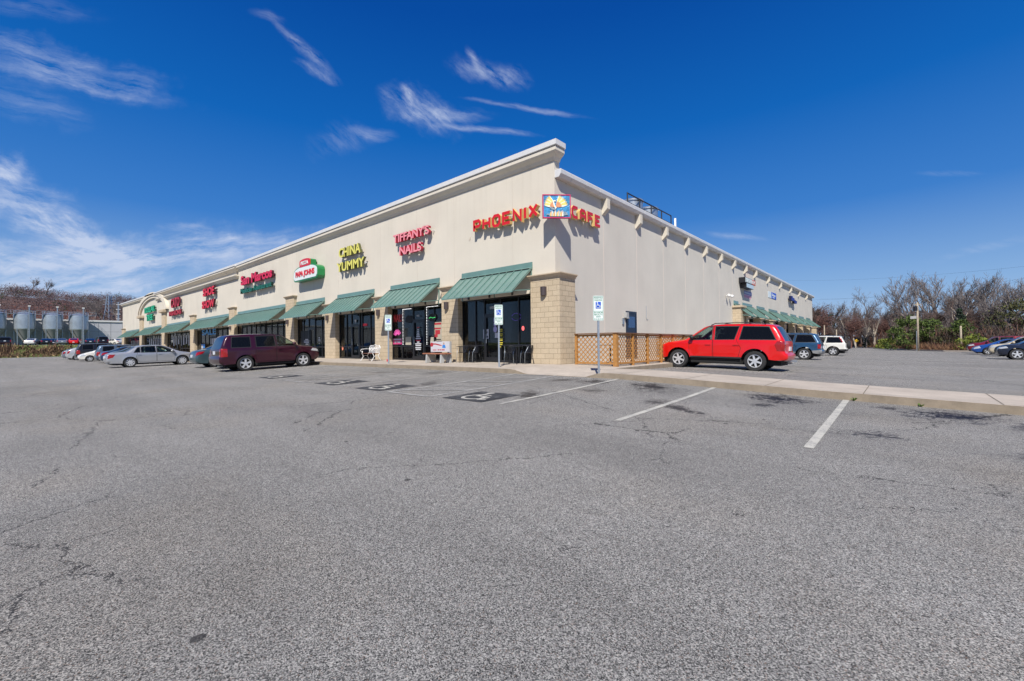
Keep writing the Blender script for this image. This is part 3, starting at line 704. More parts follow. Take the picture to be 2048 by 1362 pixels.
# interiors seen dimly through the glass
mb = MB()
for (a, b) in BAYS:
    b1 = min(b+.5, -.4); mb.poly([(a-.5, 5.5, 0), (b1, 5.5, 0), (b1, 5.5, 3), (a-.5, 5.5, 3)]); mb.poly([(a-.6, .34, 0), (a-.6, 5.5, 0), (a-.6, 5.5, 3), (a-.6, .34, 3)]); b2 = min(b+.6, -.4); mb.poly([(b2, .34, 0), (b2, 5.5, 0), (b2, 5.5, 3), (b2, .34, 3)])
mb.build('shop_partition', M_int, BLD)
mb = MB(); mb.box(-104, -.4, .2, 5.6, .0, .02); mb.build('shop_floor', mat('shop floor', (.12, .10, .085), .6, noise=.3, nscale=2), BLD)
MB().box(-104, -.4, .35, 5.6, 3.0, 3.06).build('shop_ceiling', mat('shop ceiling', (.2, .2, .2), .9), BLD)
# counters, shelves and stock inside
mb = MB(); cols = [mat('stock red', (.35, .03, .03)), mat('stock blue', (.03, .06, .22)), mat('stock pale', (.45, .42, .36)), mat('stock wood', (.22, .12, .05)), mat('stock pink', (.5, .2, .28))]
rs = random.Random(5)
for x in frange(-96, -1, .75):
    if any(abs(x-c) < .9 for c in (-6.1, -12, -18.2, -24.6, -38.2, -52.4, -67.7, -84.4)): continue
    for z in (.02, .8):
        if rs.random() < .62:
            h = rs.uniform(.3, .75); y = rs.uniform(1.4, 4.3); mb = MB(); mb.box(x-.25, x+.25, y, y+.5, z if z < .5 else .8, z+h)
            if z > .5: mb.box(x-.3, x+.3, y-.05, y+.55, .02, .8)
            mb.build('shop_stock', cols[rs.randrange(5)], BLD)
# posters, window signs and opening hours stuck on the glass, as parts of the building
def poster(x0, x1, z0, z1, m, name='window_sign', marks=None, y=.095):
    mb = MB(); mb.box(x0, x1, y-.004, y, z0, z1, 0)
    for (a, b, c, d, k) in (marks or []):
        mb.box(x0+(x1-x0)*a, x0+(x1-x0)*b, y-.007, y-.0045, z0+(z1-z0)*c, z0+(z1-z0)*d, k)
    return mb.build(name, m, BLD)
Pw = mat('poster white', (.55, .55, .57)); Pp = mat('poster pink', (.55, .05, .18)); Pr = mat('poster red', (.42, .03, .04)); Pk = mat('poster black', (.01, .01, .01)); Py = mat('window lettering yellow', (.6, .5, .05)); Pl = mat('poster lilac', (.42, .38, .6)); Pg = mat('poster green', (.05, .4, .15)); Po = mat('poster cream', (.42, .38, .29)); Pb = mat('poster blue', (.04, .22, .6))
poster(-3.35, -3.0, 1.05, 1.48, [Pw, Pk], marks=[(.15, .45, .12, .3, 1), (.55, .85, .12, .3, 1), (.15, .85, .6, .66, 1), (.15, .85, .72, .76, 1)])
poster(-2.62, -2.42, 1.08, 1.30, [Pw])
mb = MB()   # paper rabbit on the corner shop's door
yb = .045
for (cx, cz, rx, rz) in ((-2.55, 1.46, .115, .14), (-2.55, 1.68, .09, .10), (-2.61, 1.88, .035, .12), (-2.49, 1.88, .035, .12)):
    mb.prism([(cx+rx*math.cos(a*PI/8), yb, cz+rz*math.sin(a*PI/8)) for a in range(16)], (0, -.006, 0))
mb.build('paper_rabbit', Pl, BLD)
mb = MB()
for i, (z, w) in enumerate(((1.78, .22), (1.70, .18), (1.42, .26), (1.34, .26), (1.22, .28), (1.14, .24), (1.03, .28), (.95, .26), (.84, .28), (.76, .22), (.66, .06))):
    mb.box(-2.24-w/2, -2.24+w/2, .038, .044, z, z+.045)
mb.build('door_lettering', Py, BLD)
word(BLD, '100', (-2.86, .05, 2.36), (1, 0, 0), (0, 0, 1), .3, .12, .004, [Pw, Pw], split=False, name='door_number')
mb = MB()
for k, a in enumerate(frange(0, 2*PI, 2*PI/24)[:-1]):
    if k % 12 in (0, 11): continue
    mb.tube([(-1.35+.26*math.cos(a), .09, 1.95+.15*math.sin(a)), (-1.35+.26*math.cos(a+.26), .09, 1.95+.15*math.sin(a+.26))], .008, 5)
mb.build('neon_sign', mat('dim violet neon', (.1, .05, .3), emit=(.12, .08, .5), estr=.25), BLD)
mb = MB(); mb.lathe([(0, 0), (.07, 0)], (-.98, .09, 1.45), axis='y', n=16); mb.prism([(-.98+.075*math.cos(a*PI/8), .088, 1.45+.10*math.sin(a*PI/8)) for a in range(16)], (0, -.004, 0)); mb.build('window_sticker', mat('glowing sticker red', (.8, .1, .1), emit=(.9, .2, .2), estr=.4), BLD)  # round sticker made to glow slightly by itself, with no lamp in it
# nail shop: row of small white bulbs, neon hands, posters
mb = MB(); emw = mat('white bulb', (.9, .9, .9), emit=(1, 1, 1), estr=1.4)
def bulbs(x0, z0, x1, z1, n):
    for i in range(n):
        t = i/(n-1); x = x0+(x1-x0)*t; z = z0+(z1-z0)*t; mb.box(x-.011, x+.011, .05, .08, z-.011, z+.011)
bulbs(-9.55, 2.72, -9.55, .85, 24); bulbs(-7.45, 2.72, -7.45, .85, 24); bulbs(-9.55, 2.76, -8.8, 2.76, 9); bulbs(-7.4, 2.76, -6.55, 2.76, 9)
mb.build('bulb_string', emw, BLD)
poster(-10.55, -9.68, .86, 1.18, [Pp, Pw], marks=[(.1, .9, .75, .95, 1), (.2, .3, .2, .6, 1), (.4, .5, .3, .6, 1), (.55, .8, .25, .55, 1)])
mb = MB(); neon = mat('pink neon', (.8, .1, .4), emit=(1, .16, .5), estr=.6)
for k in range(7):
    a = R(25+k*21.6); mb.tube([(-10.1+.12*math.cos(a), .07, 1.32+.10*math.sin(a)), (-10.1+.36*math.cos(a), .07, 1.32+.36*math.sin(a)), (-10.1+.36*math.cos(a+.16), .07, 1.32+.36*math.sin(a+.16)), (-10.1+.13*math.cos(a+.26), .07, 1.32+.12*math.sin(a+.26))], .011, 5)
mb.build('neon_sign', neon, BLD)
word(BLD, 'NAILS', (-10.45, .09, 2.1), (1, 0, 0), (0, 0, 1), .85, .42, .006, [mat('faint glow neon', (.12, .015, .015), emit=(.3, .02, .02), estr=.3)]*2, split=False, name='neon_lettering')  # dark neon letters given a weak red glow of their own
for (cx, c) in ((-9.0, Pk), (-7.0, Pk)):
    mb = MB(); mb.prism([(cx+.33*math.cos(a*PI/12), .09, 2.2+.2*math.sin(a*PI/12)) for a in range(24)], (0, -.02, 0)); mb.build('window_sign', Pk, BLD)
mb = MB(); mb.tube([(-7.25, .06, 2.17), (-7.1, .06, 2.22), (-6.95, .06, 2.17), (-6.75, .06, 2.2)], .012, 5); mb.build('neon_sign', mat('green neon', (.05, .5, .1), emit=(.1, .9, .25), estr=.7), BLD)
mb = MB()
for i, (z, w, k) in enumerate(((1.70, .22, 1), (1.58, .10, 0), (1.49, .14, 0), (1.40, .18, 0), (1.31, .24, 0), (1.22, .3, 0), (1.12, .46, 0), (1.02, .42, 1), (.93, .2, 0), (.84, .5, 0), (.75, .46, 0), (.64, .5, 0), (.55, .44, 0))):
    mb.box(-8.15-w/2, -8.15+w/2, .038, .044, z, z+.055, k)
mb.build('door_lettering', [Pw, Pr], BLD)
poster(-6.92, -6.28, 1.0, 1.95, [Po, Pr, Pk], marks=[(.05, .95, .86, .96, 1), (.1, .9, .62, .7, 1), (.2, .8, .35, .58, 1), (.1, .5, .2, .35, 1), (.1, .9, .05, .1, 2)])
poster(-9.35, -8.85, .82, 1.25, [Po]); poster(-7.2, -6.7, .82, 1.2, [Po])
word(BLD, '102', (-8.25, .05, 2.3), (1, 0, 0), (0, 0, 1), .22, .09, .004, [Pw, Pw], split=False, name='door_number')
# take-away shop
mb = MB(); mb.box(-14.7, -14.5, .05, .06, 2.33, 2.43); mb.box(-14.64, -14.56, .05, .06, 2.22, 2.33); mb.build('door_number', Pw, BLD)
word(BLD, 'OPEN', (-13.75, .09, 2.0), (1, 0, 0), (0, 0, 1), .45, .15, .008, [mat('red neon', (.3, .02, .03), emit=(1, .05, .08), estr=.2)]*2, split=False, name='neon_lettering')
mb = MB(); mb.prism([(-16.3+.1*math.cos(a*PI/8), .088, .66+.14*math.sin(a*PI/8)) for a in range(16)], (0, -.004, 0)); mb.build('window_sticker', mat('sticker orange', (.8, .25, .15)), BLD)
# pizza shop window lettering
mb = MB()
for (z, w) in ((1.28, .5), (1.17, 1.1), (1.07, .95), (.95, .4)): mb.box(-21.6-w/2, -21.6+w/2, .085, .091, z, z+.06)
for (z, w) in ((1.38, .2), (1.26, .26), (1.16, .3), (.98, .16)): mb.box(-19.6-w/2, -19.6+w/2, .085, .091, z, z+.05)
mb.build('window_lettering', Pw, BLD)
poster(-22.6, -20.9, .85, 1.95, [Pk]).hide_render = False
# shoe shop: SALE banner, posters
word(BLD, 'SALE', (-48.6, .06, 2.2), (1, 0, .0), (0, 0, 1), 5.2, .62, .01, [mat('banner blue', (.05, .32, .75)), mat('banner yellow', (.7, .6, .05))], split=False, name='window_lettering')
poster(-45.6, -43.4, 1.0, 2.0, [Pk, Pw], marks=[(.08, .45, .2, .8, 1), (.55, .92, .2, .8, 1)]); poster(-49.2, -47.6, .2, 1.2, [Pb, Pw, Pp], marks=[(.1, .5, .1, .9, 1), (.6, .9, .1, .5, 2)])
for k in range(9): poster(-78.5+k*1.35, -77.9+k*1.35, .9+.1*(k % 2), 2.3, [Pw])
for k in range(8): poster(-62.5+k*1.3, -61.9+k*1.3, 1.1+.1*(k % 3), 2.4, [mat('pale poster', (.45, .45, .47))])
for k in range(8): poster(-95+k*1.2, -94.5+k*1.2, 1.2, 2.2, [mat('pale poster', (.45, .45, .47))])

for o in BLD.children:
    if o not in BEFORE and not o.name.startswith('shop'): o.location.x = -.78
# wall lamps on the columns
def wall_lamp(x, y, z):
    mb = MB(); n = 10
    prof = [(x+.13*math.cos(PI+PI*i/n), y+.0-.16*math.sin(PI*i/n)) for i in range(n+1)]
    mb.prism([(a, b, z-.17) for a, b in prof], (0, 0, .34)); return mb.build('wall_lamp', M_bronze, BLD, smooth=40)
wall_lamp(-.42, -.202, 2.86)
for x in (-6.30, -12.3, -18.5, -24.95, -38.4): wall_lamp(x, -.202, 2.68)

# awnings ---------------------------------------------------------
def awning(a0, a1, side=False):
    """standing seam awning along the wall; local coords (along, out, z)"""
    if side: T = lambda a, o, z: (o, a, z)
    else: T = lambda a, o, z: (a, -o, z)
    ot, zt, ob, zb = .10, 3.86, 1.28, 2.85
    root = None
    mb = MB(); th = .035
    q = [T(a0, ot, zt), T(a0, ob, zb), T(a0, ob, zb-.05), T(a0, ot, zt-.05)]; dv = Vector(T(a1, 0, 0))-Vector(T(a0, 0, 0))
    mb.prism(q, dv)
    root = mb.build('awning', M_awn, BLD)
    sm = MB(); n = max(2, int(round((a1-a0)/.42)))
    for i in range(n+1):
        a = a0+.012+(a1-a0-.024)*i/n
        for (o0, z0, o1, z1) in ((ot+.03, zt, ob+.004, zb+.02),):
            sm.prism([T(a-.012, o0, z0-.01), T(a-.012, o0, z0+.03), T(a-.012, o1, z1+.018), T(a-.012, o1, z1-.03)], Vector(T(.024, 0, 0))-Vector(T(0, 0, 0)))
    sm.build('seam', M_awn, root)
    fl = MB(); fl.prism([T(a0, 0.002, 3.84), T(a0, 0.002, 4.14), T(a0, .03, 4.14), T(a0, .05, 3.93), T(a0, .14, 3.88), T(a0, .14, 3.84)], dv); fl.build('flashing', M_awn, root)
    gp = MB(); gp.prism([T(a0+.02, .13, 3.875), T(a0+.02, .16, 3.875), T(a0+.02, .16, 3.845), T(a0+.02, .13, 3.845)], Vector(T(a1-a0-.04, 0, 0))-Vector(T(0, 0, 0))); gp.build('painted_shadow', M_dark, root)  # solid dark strip painted in as the shadow along the flashing lip
    br = MB(); nb = max(2, int(round((a1-a0)/2.1))+1)
    for i in range(nb):
        a = a0+.05+(a1-a0-.1)*i/(nb-1)
        br.bar(T(a, .02, 3.02), T(a, 1.2, 2.87), .045); 
        if i in (0, nb-1): br.bar(T(a, .03, 2.82), T(a, .03, 3.86), .045); br.bar(T(a, .05, 3.82), T(a, ob-.05, zb), .035)
        br.bar(T(a, .03, 2.84), T(a, .03, 3.04), .055, m=0)
    br.bar(T(a0+.05, ob-.06, zb-.01), T(a1-.05, ob-.06, zb-.01), .05)
    br.build('brace', M_awn, root)
    st = MB()
    for i in range(max(2, int((a1-a0)/1.35))):
        a = a0+.5+i*1.35; st.box(*sorted((T(a-.04, .052, 0)[0], T(a+.04, .10, 0)[0])), *sorted((T(a-.04, .052, 0)[1], T(a+.04, .10, 0)[1])), 2.86, 3.02)
    st.build('clip', M_bronze, root)
    return root
for a, b in ((-5.4, -1.14), (-11.35, -7.05), (-17.5, -13.05), (-23.85, -19.3), (-37.0, -25.8), (-51.3, -39.5), (-66.6, -54.0), (-83.2, -69.8), (-100.9, -86.2)): awning(a, b)
AWB = ((24.3, 25.6), (26.9, 30.06), (31.75, 34.85), (36.7, 40.8), (42.45, 46.5), (48.3, 52.15), (54.15, 57.9), (59.9, 63.7))
for a, b in AWB: awning(a, b, True)
CB = (24.1, 26.0, 30.9, 35.8, 41.6, 47.4, 53.2, 58.9, 65.2)
for k, y in enumerate(CB):
    w = 1.1 if k == 0 else .8
    c = MB(); c.box(0.001, .62, y-.1 if k == 0 else y-w/2, y+w-.1 if k == 0 else y+w/2, -.12, 3.55 if k == 0 else 2.84); c = c.build('block_column', M_blk, BLD)
    MB().box(.0, .74, (y-.1 if k == 0 else y-w/2)-.12, (y+w-.1 if k == 0 else y+w/2)+.12, 3.55 if k == 0 else 2.84, 3.70 if k == 0 else 2.96).build('capital', M_cap, c)
    if k > 1:
        d = MB().box(.621, .76, y-.13, y+.13, 2.2, 2.6); d.build('wall_lamp', M_bronze, BLD)
for a, b in zip(CB, CB[1:]): storefront(a+.6, b-.4, [], n=3, side=True)
MB().box(-5.5, -5.4, 24, 66, 0, 3).build('shop_partition', M_int, BLD)
MB().box(-5.4, -.1, 24, 66, 3.0, 3.06).build('shop_ceiling', MATS['shop ceiling'], BLD)
# steel side door with lamp, electrical box and small wall pieces
M_navy = mat('navy painted steel', (.01, .018, .04), .35, noise=.2)
fr = MB(); fr.box(.001, .05, 5.80, 5.90, 0, 2.36); fr.box(.001, .05, 6.80, 6.90, 0, 2.36); fr.box(.001, .05, 5.90, 6.80, 2.26, 2.36); dr = fr.build('door', M_navy, BLD)
MB().box(.001, .035, 5.90, 6.80, .05, 2.26).build('door_leaf', M_navy, dr)
MB().box(.036, .042, 6.0, 6.7, 1.55, 2.1).build('window', mat('dark blue glass', (.02, .06, .16), .1), dr)
MB().tube([(.08, 6.1, 1.0), (.08, 6.1, 1.25)], .015, 6).build('handle', M_steel, dr)
lm = MB(); lm.box(.001, .16, 5.60, 5.84, 2.02, 2.28); lm.box(.03, .20, 5.64, 5.80, 1.98, 2.02); lm.build('security_light', M_conc2, BLD)
MB().box(.001, .06, 5.40, 5.56, 1.7, 2.0).build('junction_box', M_steel, BLD)
for y in (22.2, 23.0):
    mb = MB(); mb.tube([(0.01, y, 4.35), (.18, y, 4.35)], .03, 6); mb.lathe([(.0, -.14), (.10, -.12), (.12, .06), (.0, .1)], (.24, y, 4.38), n=10); mb.build('floodlight', M_white, BLD, smooth=True)
cd = MB(); cd.tube([(.012, 8.1, 2.75), (.012, 8.1, 2.1), (.012, 8.18, 2.0), (.012, 8.3, 2.05)], .012, 5); cd.build('conduit', M_steel, BLD)
cd = MB(); cd.box(-4.9, -4.86, -.02, 0, 5.62, 5.72); cd.box(-4.82, -4.79, -.02, 0, 5.66, 5.78); cd.build('junction_box', M_joint, BLD)

# ================================================================== SIGNS ON THE WALLS
XR, ZU = (1, 0, 0), (0, 0, 1)
M_red = mat('red sign face', (.62, .012, .012), .35, coat=.3); M_gold = mat('tan letter return', (.62, .42, .16), .5)
def letters(name, label, lines, loc, mats, dep=.16, gap=.16, bold=.03, mount=True, split=True):
    bold *= .9
    """lines: (text, x0, z0, width, height[, mats])"""
    t = thing(name, label, 'sign', loc)
    for ln in lines:
        m = ln[5] if len(ln) > 5 else mats
        word(t, ln[0], (ln[1], -gap, ln[2]), XR, ZU, ln[3], ln[4], dep, m, bold, split, 'letter' if split else 'lettering', off=loc)
        if mount:
            MB().box(ln[1]+.1, ln[1]+ln[3]-.05, -gap-.01, -gap+.03, ln[2]+ln[4]*.38, ln[2]+ln[4]*.38+.05).build('raceway', M_metalw, t, off=loc)
            for k in range(int(ln[3]/1.)+1): MB().box(ln[1]+k*1.+.15, ln[1]+k*1.+.19, -gap+.03, 0, ln[2]+ln[4]*.4, ln[2]+ln[4]*.4+.04).build('standoff', M_metalw, t, off=loc)
    return t
# angular red letters of the corner cafe, on the front wall and on the side wall
GL = {'P': [([(0, 0), (0, 1), (.78, 1), (1, .80), (1, .60), (.78, .42), (0, .42)], 0)],
      'H': [([(0, 0), (0, 1)], 0), ([(1, 0), (1, 1)], 0), ([(0, .5), (1, .5)], 0)],
      'O': [([(.22, 0), (0, .2), (0, .8), (.22, 1), (.78, 1), (1, .8), (1, .2), (.78, 0)], 1)],
      'E': [([(1, 1), (0, 1), (0, 0), (1, 0)], 0), ([(0, .5), (.85, .5)], 0)],
      'N': [([(0, 0), (0, 1), (1, 0), (1, 1)], 0)], 'I': [([(.5, 0), (.5, 1)], 0)],
      'X': [([(0, 0), (1, 1)], 0), ([(0, 1), (1, 0)], 0)],
      'C': [([(1, 1), (.25, 1), (0, .75), (0, .25), (.25, 0), (1, 0)], 0)],
      'A': [([(0, 0), (0, .75), (.22, 1), (.78, 1), (1, .75), (1, 0)], 0), ([(0, .42), (1, .42)], 0)],
      'F': [([(1, 1), (0, 1), (0, 0)], 0), ([(0, .5), (.85, .5)], 0)]}
def angular(t, txt, org, ux, adv, w, h, dep, off):
    ux = Vector(ux); org = Vector(org)+ux.cross(Vector(ZU))*.07
    pos = 0
    for i, ch in enumerate(txt):
        mb = MB(); w = .14 if ch == 'I' else .49; o = org+ux*pos; pos += w+adv
        for q_, (pts, cl) in enumerate(GL[ch]): stroke_poly(mb, [(p[0]*(w-.11)+.055, p[1]*(h-.11)+.055) for p in pts], .125, o-ux.cross(Vector(ZU))*(-.0), ux, ZU, dep+.004*q_, 1, 1, closed=bool(cl))
        mb.build('letter', [M_red, M_gold], t, off=off)
        s_ = MB(); nr = ux.cross(Vector(ZU))
        for a, b in ((.1, .3), (w-.12, .3)): s_.bar(o+ux*a+Vector(ZU)*b-nr*.06, o+ux*a+Vector(ZU)*b, .03)
        s_.build('standoff', M_metalw, t, off=off)
t = thing('channel_letter_sign', 'angular red letters PHOENIX on the front wall left of the bird picture', 'sign', (-2.5, 0, 6.1))
angular(t, 'PHOENIX', (-4.31, -.06, 5.84), XR, .105, .47, .54, .17, t.location)
t = thing('channel_letter_sign', 'angular red letters CAFE on the side wall right of the bird picture', 'sign', (0, 1.7, 6.1))
angular(t, 'CAFE', (.06, .74, 5.84), (0, 1, 0), .10, .47, .50, .17, t.location)
# picture board across the corner
def board():
    c = Vector((.27, -.27, 6.02)); u = Vector((.7071, .7071, 0)); z = Vector((0, 0, 1)); n = Vector((.7071, -.7071, 0))
    t = thing('picture_sign', 'square board painted with a golden bird on blue, mounted across the building corner', 'sign', c)
    off = t.location; w, h = .54, .45
    P = lambda a, b, d=0.: tuple(c+u*a+z*b+n*d)
    mb = MB(); mb.prism([P(-w, -h), P(w, -h), P(w, h), P(-w, h)], n*.09); mb.build('board', mat('board magenta', (.50, .02, .11), .4), t, off=off)
    mb = MB()
    for a, b, a2, b2 in ((-w, -h, w, -h+.035), (-w, h-.035, w, h), (-w, -h+.035, -w+.035, h-.035), (w-.035, -h+.035, w, h-.035)): mb.prism([P(a, b, .09), P(a2, b, .09), P(a2, b2, .09), P(a, b2, .09)], n*.02)
    mb.build('frame', MATS['board magenta'], t, off=off)
    blue = mat('painted sky blue', (.03, .24, .48), .6, noise=.6, nscale=7); ye = mat('painted yellow', (.85, .62, .16), .6, noise=.2, nscale=20); orr = mat('painted orange', (.62, .26, .12), .6, noise=.3, nscale=20); wh = mat('painted pale', (.72, .74, .62), .6); gr = mat('painted grey', (.22, .28, .32), .6, noise=.4, nscale=20)
    mb = MB(); mb.poly([P(-w+.035, -h+.035, .093), P(w-.035, -h+.035, .093), P(w-.035, h-.035, .093), P(-w+.035, h-.035, .093)])
    lay = [0]
    def shape(pts, m):
        lay[0] += 1; mb.poly([P(a, b, .094+.0004*lay[0]) for a, b in pts], m)
    rr = random.Random(3)
    for k in range(26): a, b = rr.uniform(-.4, .4), rr.uniform(-.34, .34); shape([(a, b), (a+.10, b+.03), (a+.16, b+.10), (a+.06, b+.05)], 5)
    def wing(a0, a1, l0, l1):
        root = (-.04+.02*math.cos(R(a0)), -.04); n_ = 13
        for k in range(n_):
            f = k/(n_-1); a = R(a0+(a1-a0)*f); L_ = l0+(l1-l0)*f+.02*(k % 2); c_, s_ = math.cos(a), math.sin(a)
            tip = (root[0]+c_*L_, root[1]+s_*L_); mid = (root[0]+c_*L_*.62, root[1]+s_*L_*.62)
            shape([root, (mid[0]-s_*.034, mid[1]+c_*.034), (tip[0]-s_*.012, tip[1]+c_*.012), tip, (mid[0]+s_*.034, mid[1]-c_*.034)], 1 if k % 4 else 3)
        for k in range(10):
            f = k/9; a = R(a0+(a1-a0)*f); L_ = (l0+(l1-l0)*f)*.52; c_, s_ = math.cos(a), math.sin(a)
            shape([root, (root[0]+c_*L_*.7-s_*.028, root[1]+s_*L_*.7+c_*.028), (root[0]+c_*L_, root[1]+s_*L_), (root[0]+c_*L_*.7+s_*.028, root[1]+s_*L_*.7-c_*.028)], 2)
    wing(74, 10, .47, .46); wing(116, 172, .49, .42)
    shape([(-.06, -.12), (-.13, .06), (-.16, .17), (-.13, .22), (-.07, .235), (-.03, .20), (-.035, .17), (-.08, .19), (-.10, .15), (-.06, .02), (.0, -.06)], 3)
    shape([(-.19, -.13), (-.28, -.06), (-.22, -.02), (-.09, -.09), (-.02, -.16)], 4)
    for k in range(15):
        b0 = -.24+k*.033; l_ = .10+.09*abs(math.sin(k*2.3)); shape([(b0-.03, -.39), (b0+.03, -.39), (b0+.035, -.30), (b0+.02*math.sin(k*5), -.39+l_+.06), (b0-.03, -.30)], (1, 2, 3, 4)[k % 4])
    shape([(.24, -.28), (.30, -.20), (.40, -.26), (.42, -.34), (.26, -.36)], 4); shape([(-.42, -.34), (-.34, -.28), (-.24, -.36)], 4)
    mb.build('painting', [blue, ye, orr, wh, gr, mat('painted light blue', (.12, .42, .75), .6)], t, off=off)
    mb = MB()
    for a in (-.16, 0, .16): mb.bar(P(a, -h+.02, 0), tuple(Vector(P(a*.3, -h+.1, 0))-n*.30), .03)
    mb.bar(P(0, h-.05, 0), tuple(Vector(P(0, h-.05, 0))-n*.3), .03); mb.build('bracket', M_black, t, off=off)
board()
PK = [mat('pink sign face', (.82, .27, .30), .4), mat('crimson letter return', (.33, .012, .03), .4)]
letters('channel_letter_sign', "pink two-line nail salon letters with crimson sides on the front wall", [("TIFFANY'S", -10.62, 6.36, 3.12, .46), ('NAILS', -10.05, 5.62, 1.92, .46)], (-9, 0, 6.2), PK)
YL = [mat('yellow sign face', (.72, .66, .13), .4), mat('dark letter return', (.10, .10, .03), .4)]
letters('channel_letter_sign', 'yellow two-line letters CHINA YUMMY on the front wall', [('CHINA', -16.72, 6.40, 2.65, .60), ('YUMMY', -17.0, 5.52, 3.36, .57)], (-15.4, 0, 6.2), YL)
# arched white cabinet with green sides
def arch_sign():
    t = thing('cabinet_sign', 'white arched pizza sign with red letters and deep green sides', 'sign', (-21.2, 0, 6.0)); off = t.location
    def outline(x0, x1, z0, zs, zt, n=12, r=.16):
        pts = [(x0+r, z0), (x1-r, z0), (x1, z0+r), (x1, zs)]
        for k in range(1, n): a = PI*k/n; pts.append(((x0+x1)/2+(x1-x0)/2*math.cos(a), zs+(zt-zs)*math.sin(a)**.8))
        return pts+[(x0, zs), (x0, z0+r)]
    g = mat('cabinet green', (.005, .20, .05), .35, coat=.3); w = MATS['sign white']
    O = outline(-23.08, -19.25, 5.47, 6.05, 6.55)
    MB().prism([(x, -.02, z) for x, z in O], (0, -.50, 0)).build('cabinet', g, t, off=off)
    O2 = outline(-23.0, -19.33, 5.55, 6.02, 6.47)
    MB().prism([(x, -.52, z) for x, z in O2], (0, -.025, 0)).build('face', w, t, off=off)
    tg = outline(-22.0, -20.35, 6.42, 6.80, 6.96, 8, .05)
    MB().prism([(x, -.10, z) for x, z in tg], (0, -.40, 0)).build('cabinet', g, t, off=off)
    MB().prism([(x, -.50, z) for x, z in outline(-22.0, -20.35, 6.42, 6.80, 6.96, 8, .05)], (0, -.06, 0)).build('tag_plate', M_red, t, off=off)
    word(t, 'PIZZA', (-21.75, -.56, 6.56), XR, ZU, 1.15, .24, .02, [w, w], .03, False, 'lettering', off=off)
    word(t, 'PAPA JOHNS', (-22.66, -.55, 5.66), XR, ZU, 3.0, .50, .025, [M_red, M_red], .035, True, 'letter', off=off)
arch_sign()
RD = [mat('crimson sign face', (.62, .008, .05), .4), mat('maroon letter return', (.07, .004, .012), .5)]; GR = [mat('dark green sign face', (.005, .12, .07), .4), mat('green letter return', (.005, .03, .02), .5)]
letters('channel_letter_sign', 'crimson restaurant name over smaller dark green line on the front wall', [('San Marcos', -35.1, 6.42, 7.4, .85), ('Mexican Restaurant', -35.2, 5.68, 7.4, .45, GR)], (-31, 0, 6.2), RD, dep=.18, bold=.045)
R2 = [mat('bright red sign face', (.70, .008, .025), .4), RD[1]]
letters('channel_letter_sign', 'bright red two-line letters SHOE SHOW on the front wall', [('SHOE', -47.3, 6.38, 4.1, .86), ('SHOW', -47.7, 5.05, 4.5, .84)], (-45, 0, 6.2), R2, dep=.20, bold=.04)
letters('channel_letter_sign', 'dark red two-line letters with FASHIONS below, right of the arch', [('CATO', -62.4, 6.08, 4.6, 1.22), ('FASHIONS', -63.4, 5.05, 6.4, .62)], (-60, 0, 6.2), [mat('deep red sign face', (.50, .006, .02), .4), RD[1]], dep=.20, bold=.03)
G2 = [mat('bright green sign face', (.0, .42, .20), .4), mat('green sign return', (.0, .10, .05), .5)]
letters('channel_letter_sign', 'bright green two-line letters DOLLAR TREE inside the arch', [('DOLLAR', -80.4, 6.35, 7.6, .90), ('TREE', -78.9, 5.08, 4.8, .9)], (-77, 0, 6.2), G2, dep=.20, bold=.04)
# signs on the side wall
YR = (0, 1, 0)
t = thing('cabinet_sign', 'double cabinet sign, grey and orange-red, projecting from the side wall', 'sign', (0, 27.4, 5.8)); off = t.location
MB().box(.02, .5, 25.9, 28.05, 5.72, 6.16).build('cabinet', M_black, t, off=off); MB().box(.02, .5, 28.05, 29.3, 5.72, 6.16).build('cabinet', mat('orange red face', (.55, .09, .04), .5), t, off=off)
MB().box(.5, .515, 25.95, 28.05, 5.75, 6.14).build('face', mat('grey face', (.42, .48, .48), .5), t, off=off)
word(t, 'SIGN', (.515, 26.05, 5.80), YR, ZU, 1.9, .28, .01, [M_swhite, M_swhite], .03, False, 'lettering', off=off); word(t, 'FX', (.5, 28.2, 5.80), YR, ZU, .95, .28, .012, [M_swhite, M_swhite], .03, False, 'lettering', off=off)
MB().box(.02, .5, 26.3, 28.6, 5.33, 5.70).build('cabinet', M_black, t, off=off); MB().box(.5, .512, 26.33, 28.57, 5.35, 5.68).build('face', mat('pale blue face', (.45, .58, .66), .5), t, off=off)
t = thing('banner', 'lilac and pink banner on the side wall under the double cabinet sign', 'banner', (0, 28.7, 4.9)); off = t.location
MB().box(.003, .012, 27.5, 30.1, 4.92, 5.24).build('panel', mat('banner lilac', (.20, .20, .42), .6), t, off=off); MB().box(.003, .012, 27.5, 29.8, 4.60, 4.919).build('panel', mat('banner pale pink', (.72, .5, .56), .6), t, off=off)
for k in range(6): MB().box(.012, .014, 27.62+k*.37, 27.80+k*.37, 4.65, 4.86).build('lettering', Pp, t, off=off)
for k in range(8): MB().box(.012, .014, 27.65+k*.28, 27.8+k*.28, 5.0, 5.14).build('lettering', M_swhite, t, off=off)
t = thing('wall_sign', 'blue sign with white lettering and a pale left third on the side wall', 'sign', (0, 38.4, 5.6)); off = t.location
MB().box(.003, .03, 36.6, 38.0, 5.30, 5.92).build('panel', mat('pale sign face', (.62, .70, .72), .5), t, off=off); MB().box(.003, .034, 38.0, 40.35, 5.30, 5.94).build('panel', M_sblue, t, off=off)
for (a, b, c, d) in ((38.3, 38.5, 5.55, 5.85), (38.6, 38.85, 5.55, 5.75), (38.95, 39.2, 5.55, 5.75), (39.3, 39.9, 5.55, 5.72), (38.6, 39.6, 5.38, 5.46)): MB().box(.034, .038, a, b, c, d).build('lettering', M_swhite, t, off=off)
